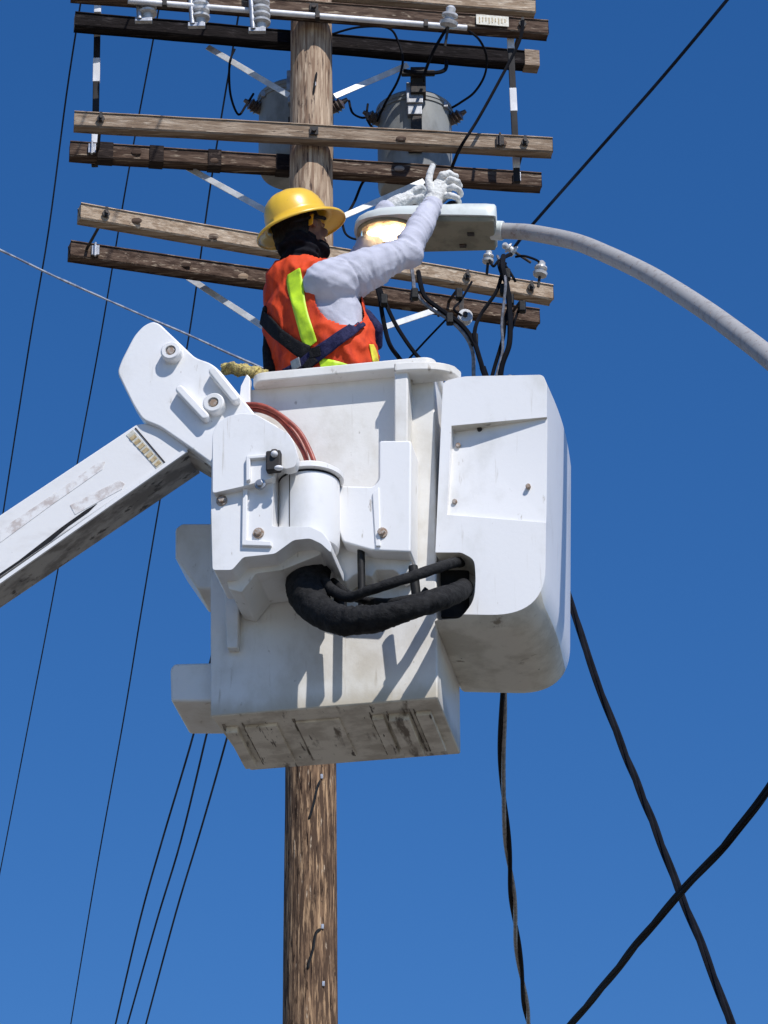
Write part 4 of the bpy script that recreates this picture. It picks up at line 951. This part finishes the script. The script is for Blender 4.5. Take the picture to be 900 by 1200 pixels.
# harness pads standing off the vest at the left hip and at the right chest
bm = nbm(); capsule(bm, P3(313, 366, YP+.02), P3(317, 382, YP+.02), .020, .024); capsule(bm, P3(315, 380, YP+.04), P3(313, 408, YP+.05), .018, .016); capsule(bm, P3(313, 408, YP+.05), P3(317, 432, YP+.04), .018, .026); ball(bm, P3(313, 362, YP+.0), (.018, .014, .014))
obj('harness_pad', remeshed(bm, .004, 2), blackw, man, angle=180)
bm = nbm(); capsule(bm, P3(428, 370, YP-.06), P3(438, 386, YP-.05), .026, .034); capsule(bm, P3(438, 386, YP-.05), P3(442, 404, YP-.02), .034, .020)
obj('harness_chest_pad', remeshed(bm, .004, 2), navy, man, angle=180)
# --- gloves
def glove(chains, palm, rpalm, name='glove'):
    bm = nbm()
    for (a, b, r1, r2) in palm: capsule(bm, P3(*a), P3(*b), r1, r2)
    for ch in chains:
        pts = [P3(*c[:3]) for c in ch]; rr = [c[3] for c in ch]
        for i in range(len(pts)-1): capsule(bm, pts[i], pts[i+1], rr[i], rr[i+1], 12)
    b = remeshed(bm, .0024, 2); b.normal_update()
    for v in b.verts: v.co += v.normal*(.0018*noise.noise(v.co*70)+.0012*noise.noise(v.co*160))
    return obj(name, b, glovem, man, angle=180)
G = YP+.10
glove([[(505, 224, G-.02, .015), (502, 213, G-.02, .014), (504, 203, G-.02, .0125), (507, 195, G-.02, .011)],
       [(514, 214, G, .014), (518, 205, G-.02, .0135), (526, 203, G-.01, .012), (534, 207, G+.0, .0115)],
       [(520, 217, G, .014), (528, 210, G-.02, .0125), (536, 213, G-.01, .012), (539, 218, G+.01, .011)],
       [(523, 223, G, .014), (531, 219, G-.02, .0125), (538, 223, G-.01, .012), (540, 228, G+.01, .011)],
       [(522, 230, G, .013), (529, 229, G-.02, .012), (536, 232, G-.01, .011), (538, 237, G+.01, .010)]],
      [((506, 242, G), (509, 230, G), .037, .034), ((509, 230, G), (514, 218, G), .034, .026), ((512, 230, G), (520, 222, G), .030, .022), ((514, 233, G+.01), (521, 229, G), .024, .017)], .03)
bm = nbm(); a = P3(517, 251, LY-.10); b = P3(530, 243, LY-.08); capsule(bm, a, b, .020, .026); capsule(bm, P3(513, 238, LY-.06), a, .016, .020)
obj('cuff_strap', remeshed(bm, .004, 2), blackw, man, angle=180)
G = YP+.27
glove([[(478, 238, G, .013), (486, 233, G-.02, .012), (494, 230, G-.02, .011)],
       [(478, 228, G, .013), (487, 222, G-.01, .012), (494, 219, G, .0115), (498, 223, G+.02, .011)],
       [(477, 231, G+.01, .013), (486, 226, G, .012), (494, 224, G+.01, .0115), (497, 229, G+.03, .011)],
       [(476, 235, G+.02, .013), (485, 231, G+.01, .012), (492, 229, G+.02, .0115), (495, 234, G+.03, .011)],
       [(474, 239, G+.03, .012), (483, 236, G+.02, .0115), (489, 235, G+.03, .011), (491, 239, G+.04, .010)]],
      [((459, 242, G), (470, 236, G), .031, .030), ((468, 237, G), (479, 231, G), .030, .022)], .03)
# --- hard hat
bm = nbm(); n = 64
top_ = hc + H3 @ V((-.006, 0, .022))
tilt = (fz + face_dir*(-.27)).normalized(); hx = (face_dir-tilt*face_dir.dot(tilt)).normalized(); hyv = tilt.cross(hx)
XM = Matrix((hx, hyv, tilt)).transposed().to_4x4(); XM.translation = top_
prof = [(1.0, 0), (.985, .022), (.955, .042), (.90, .066), (.80, .088), (.64, .106), (.44, .117), (.22, .1225), (.01, .124)]
rings = []
for s, z in [(1.40, -.028), (1.405, -.022), (1.38, -.016), (1.24, -.006), (1.10, .000), (1.03, .004)] + prof:
    r_ = []
    for i in range(n):
        a = 2*pi*i/n; ax, ay = .126, .109
        ext = 1.0
        if s > 1.05: ext = 1+(s-1)*(.20*max(0, cos(a))+.05*max(0, -cos(a)))
        rib = .0022*math.exp(-((s*ay*sin(a))/.012)**2) + .0015*math.exp(-((abs(s*ay*sin(a))-.035)/.008)**2) if s < .97 else 0
        r_.append(bm.verts.new(XM @ V((ax*s*ext*cos(a), ay*s*(1+(ext-1)*.3)*sin(a), z+rib))))
    rings.append(r_)
for a, b in zip(rings, rings[1:]):
    for i in range(n): bm.faces.new((a[i], a[(i+1) % n], b[(i+1) % n], b[i]))
bm.faces.new(rings[-1])
hat = obj('hard_hat', bm, yel, man, angle=180); s = hat.modifiers.new('s', 'SOLIDIFY'); s.thickness = .0035; s.offset = -1
for s_ in (-1, 1):
    bm = nbm(); c = XM @ V((-.03, s_*.092, -.018)); bar(bm, c, XM @ V((-.045, s_*.085, -.055)), .004, .022, hyv*s_); obj('suspension_tab', bm, yel, hat, bevel=.002)
bm = nbm(); pts = []
for i in range(25):
    a = pi*.35+1.3*pi*i/24; pts.append(tuple(XM @ V((.108*cos(a), .092*sin(a), -.026))))
tube(bm, pts, .007, 6); obj('headband', bm, blackw, hat)
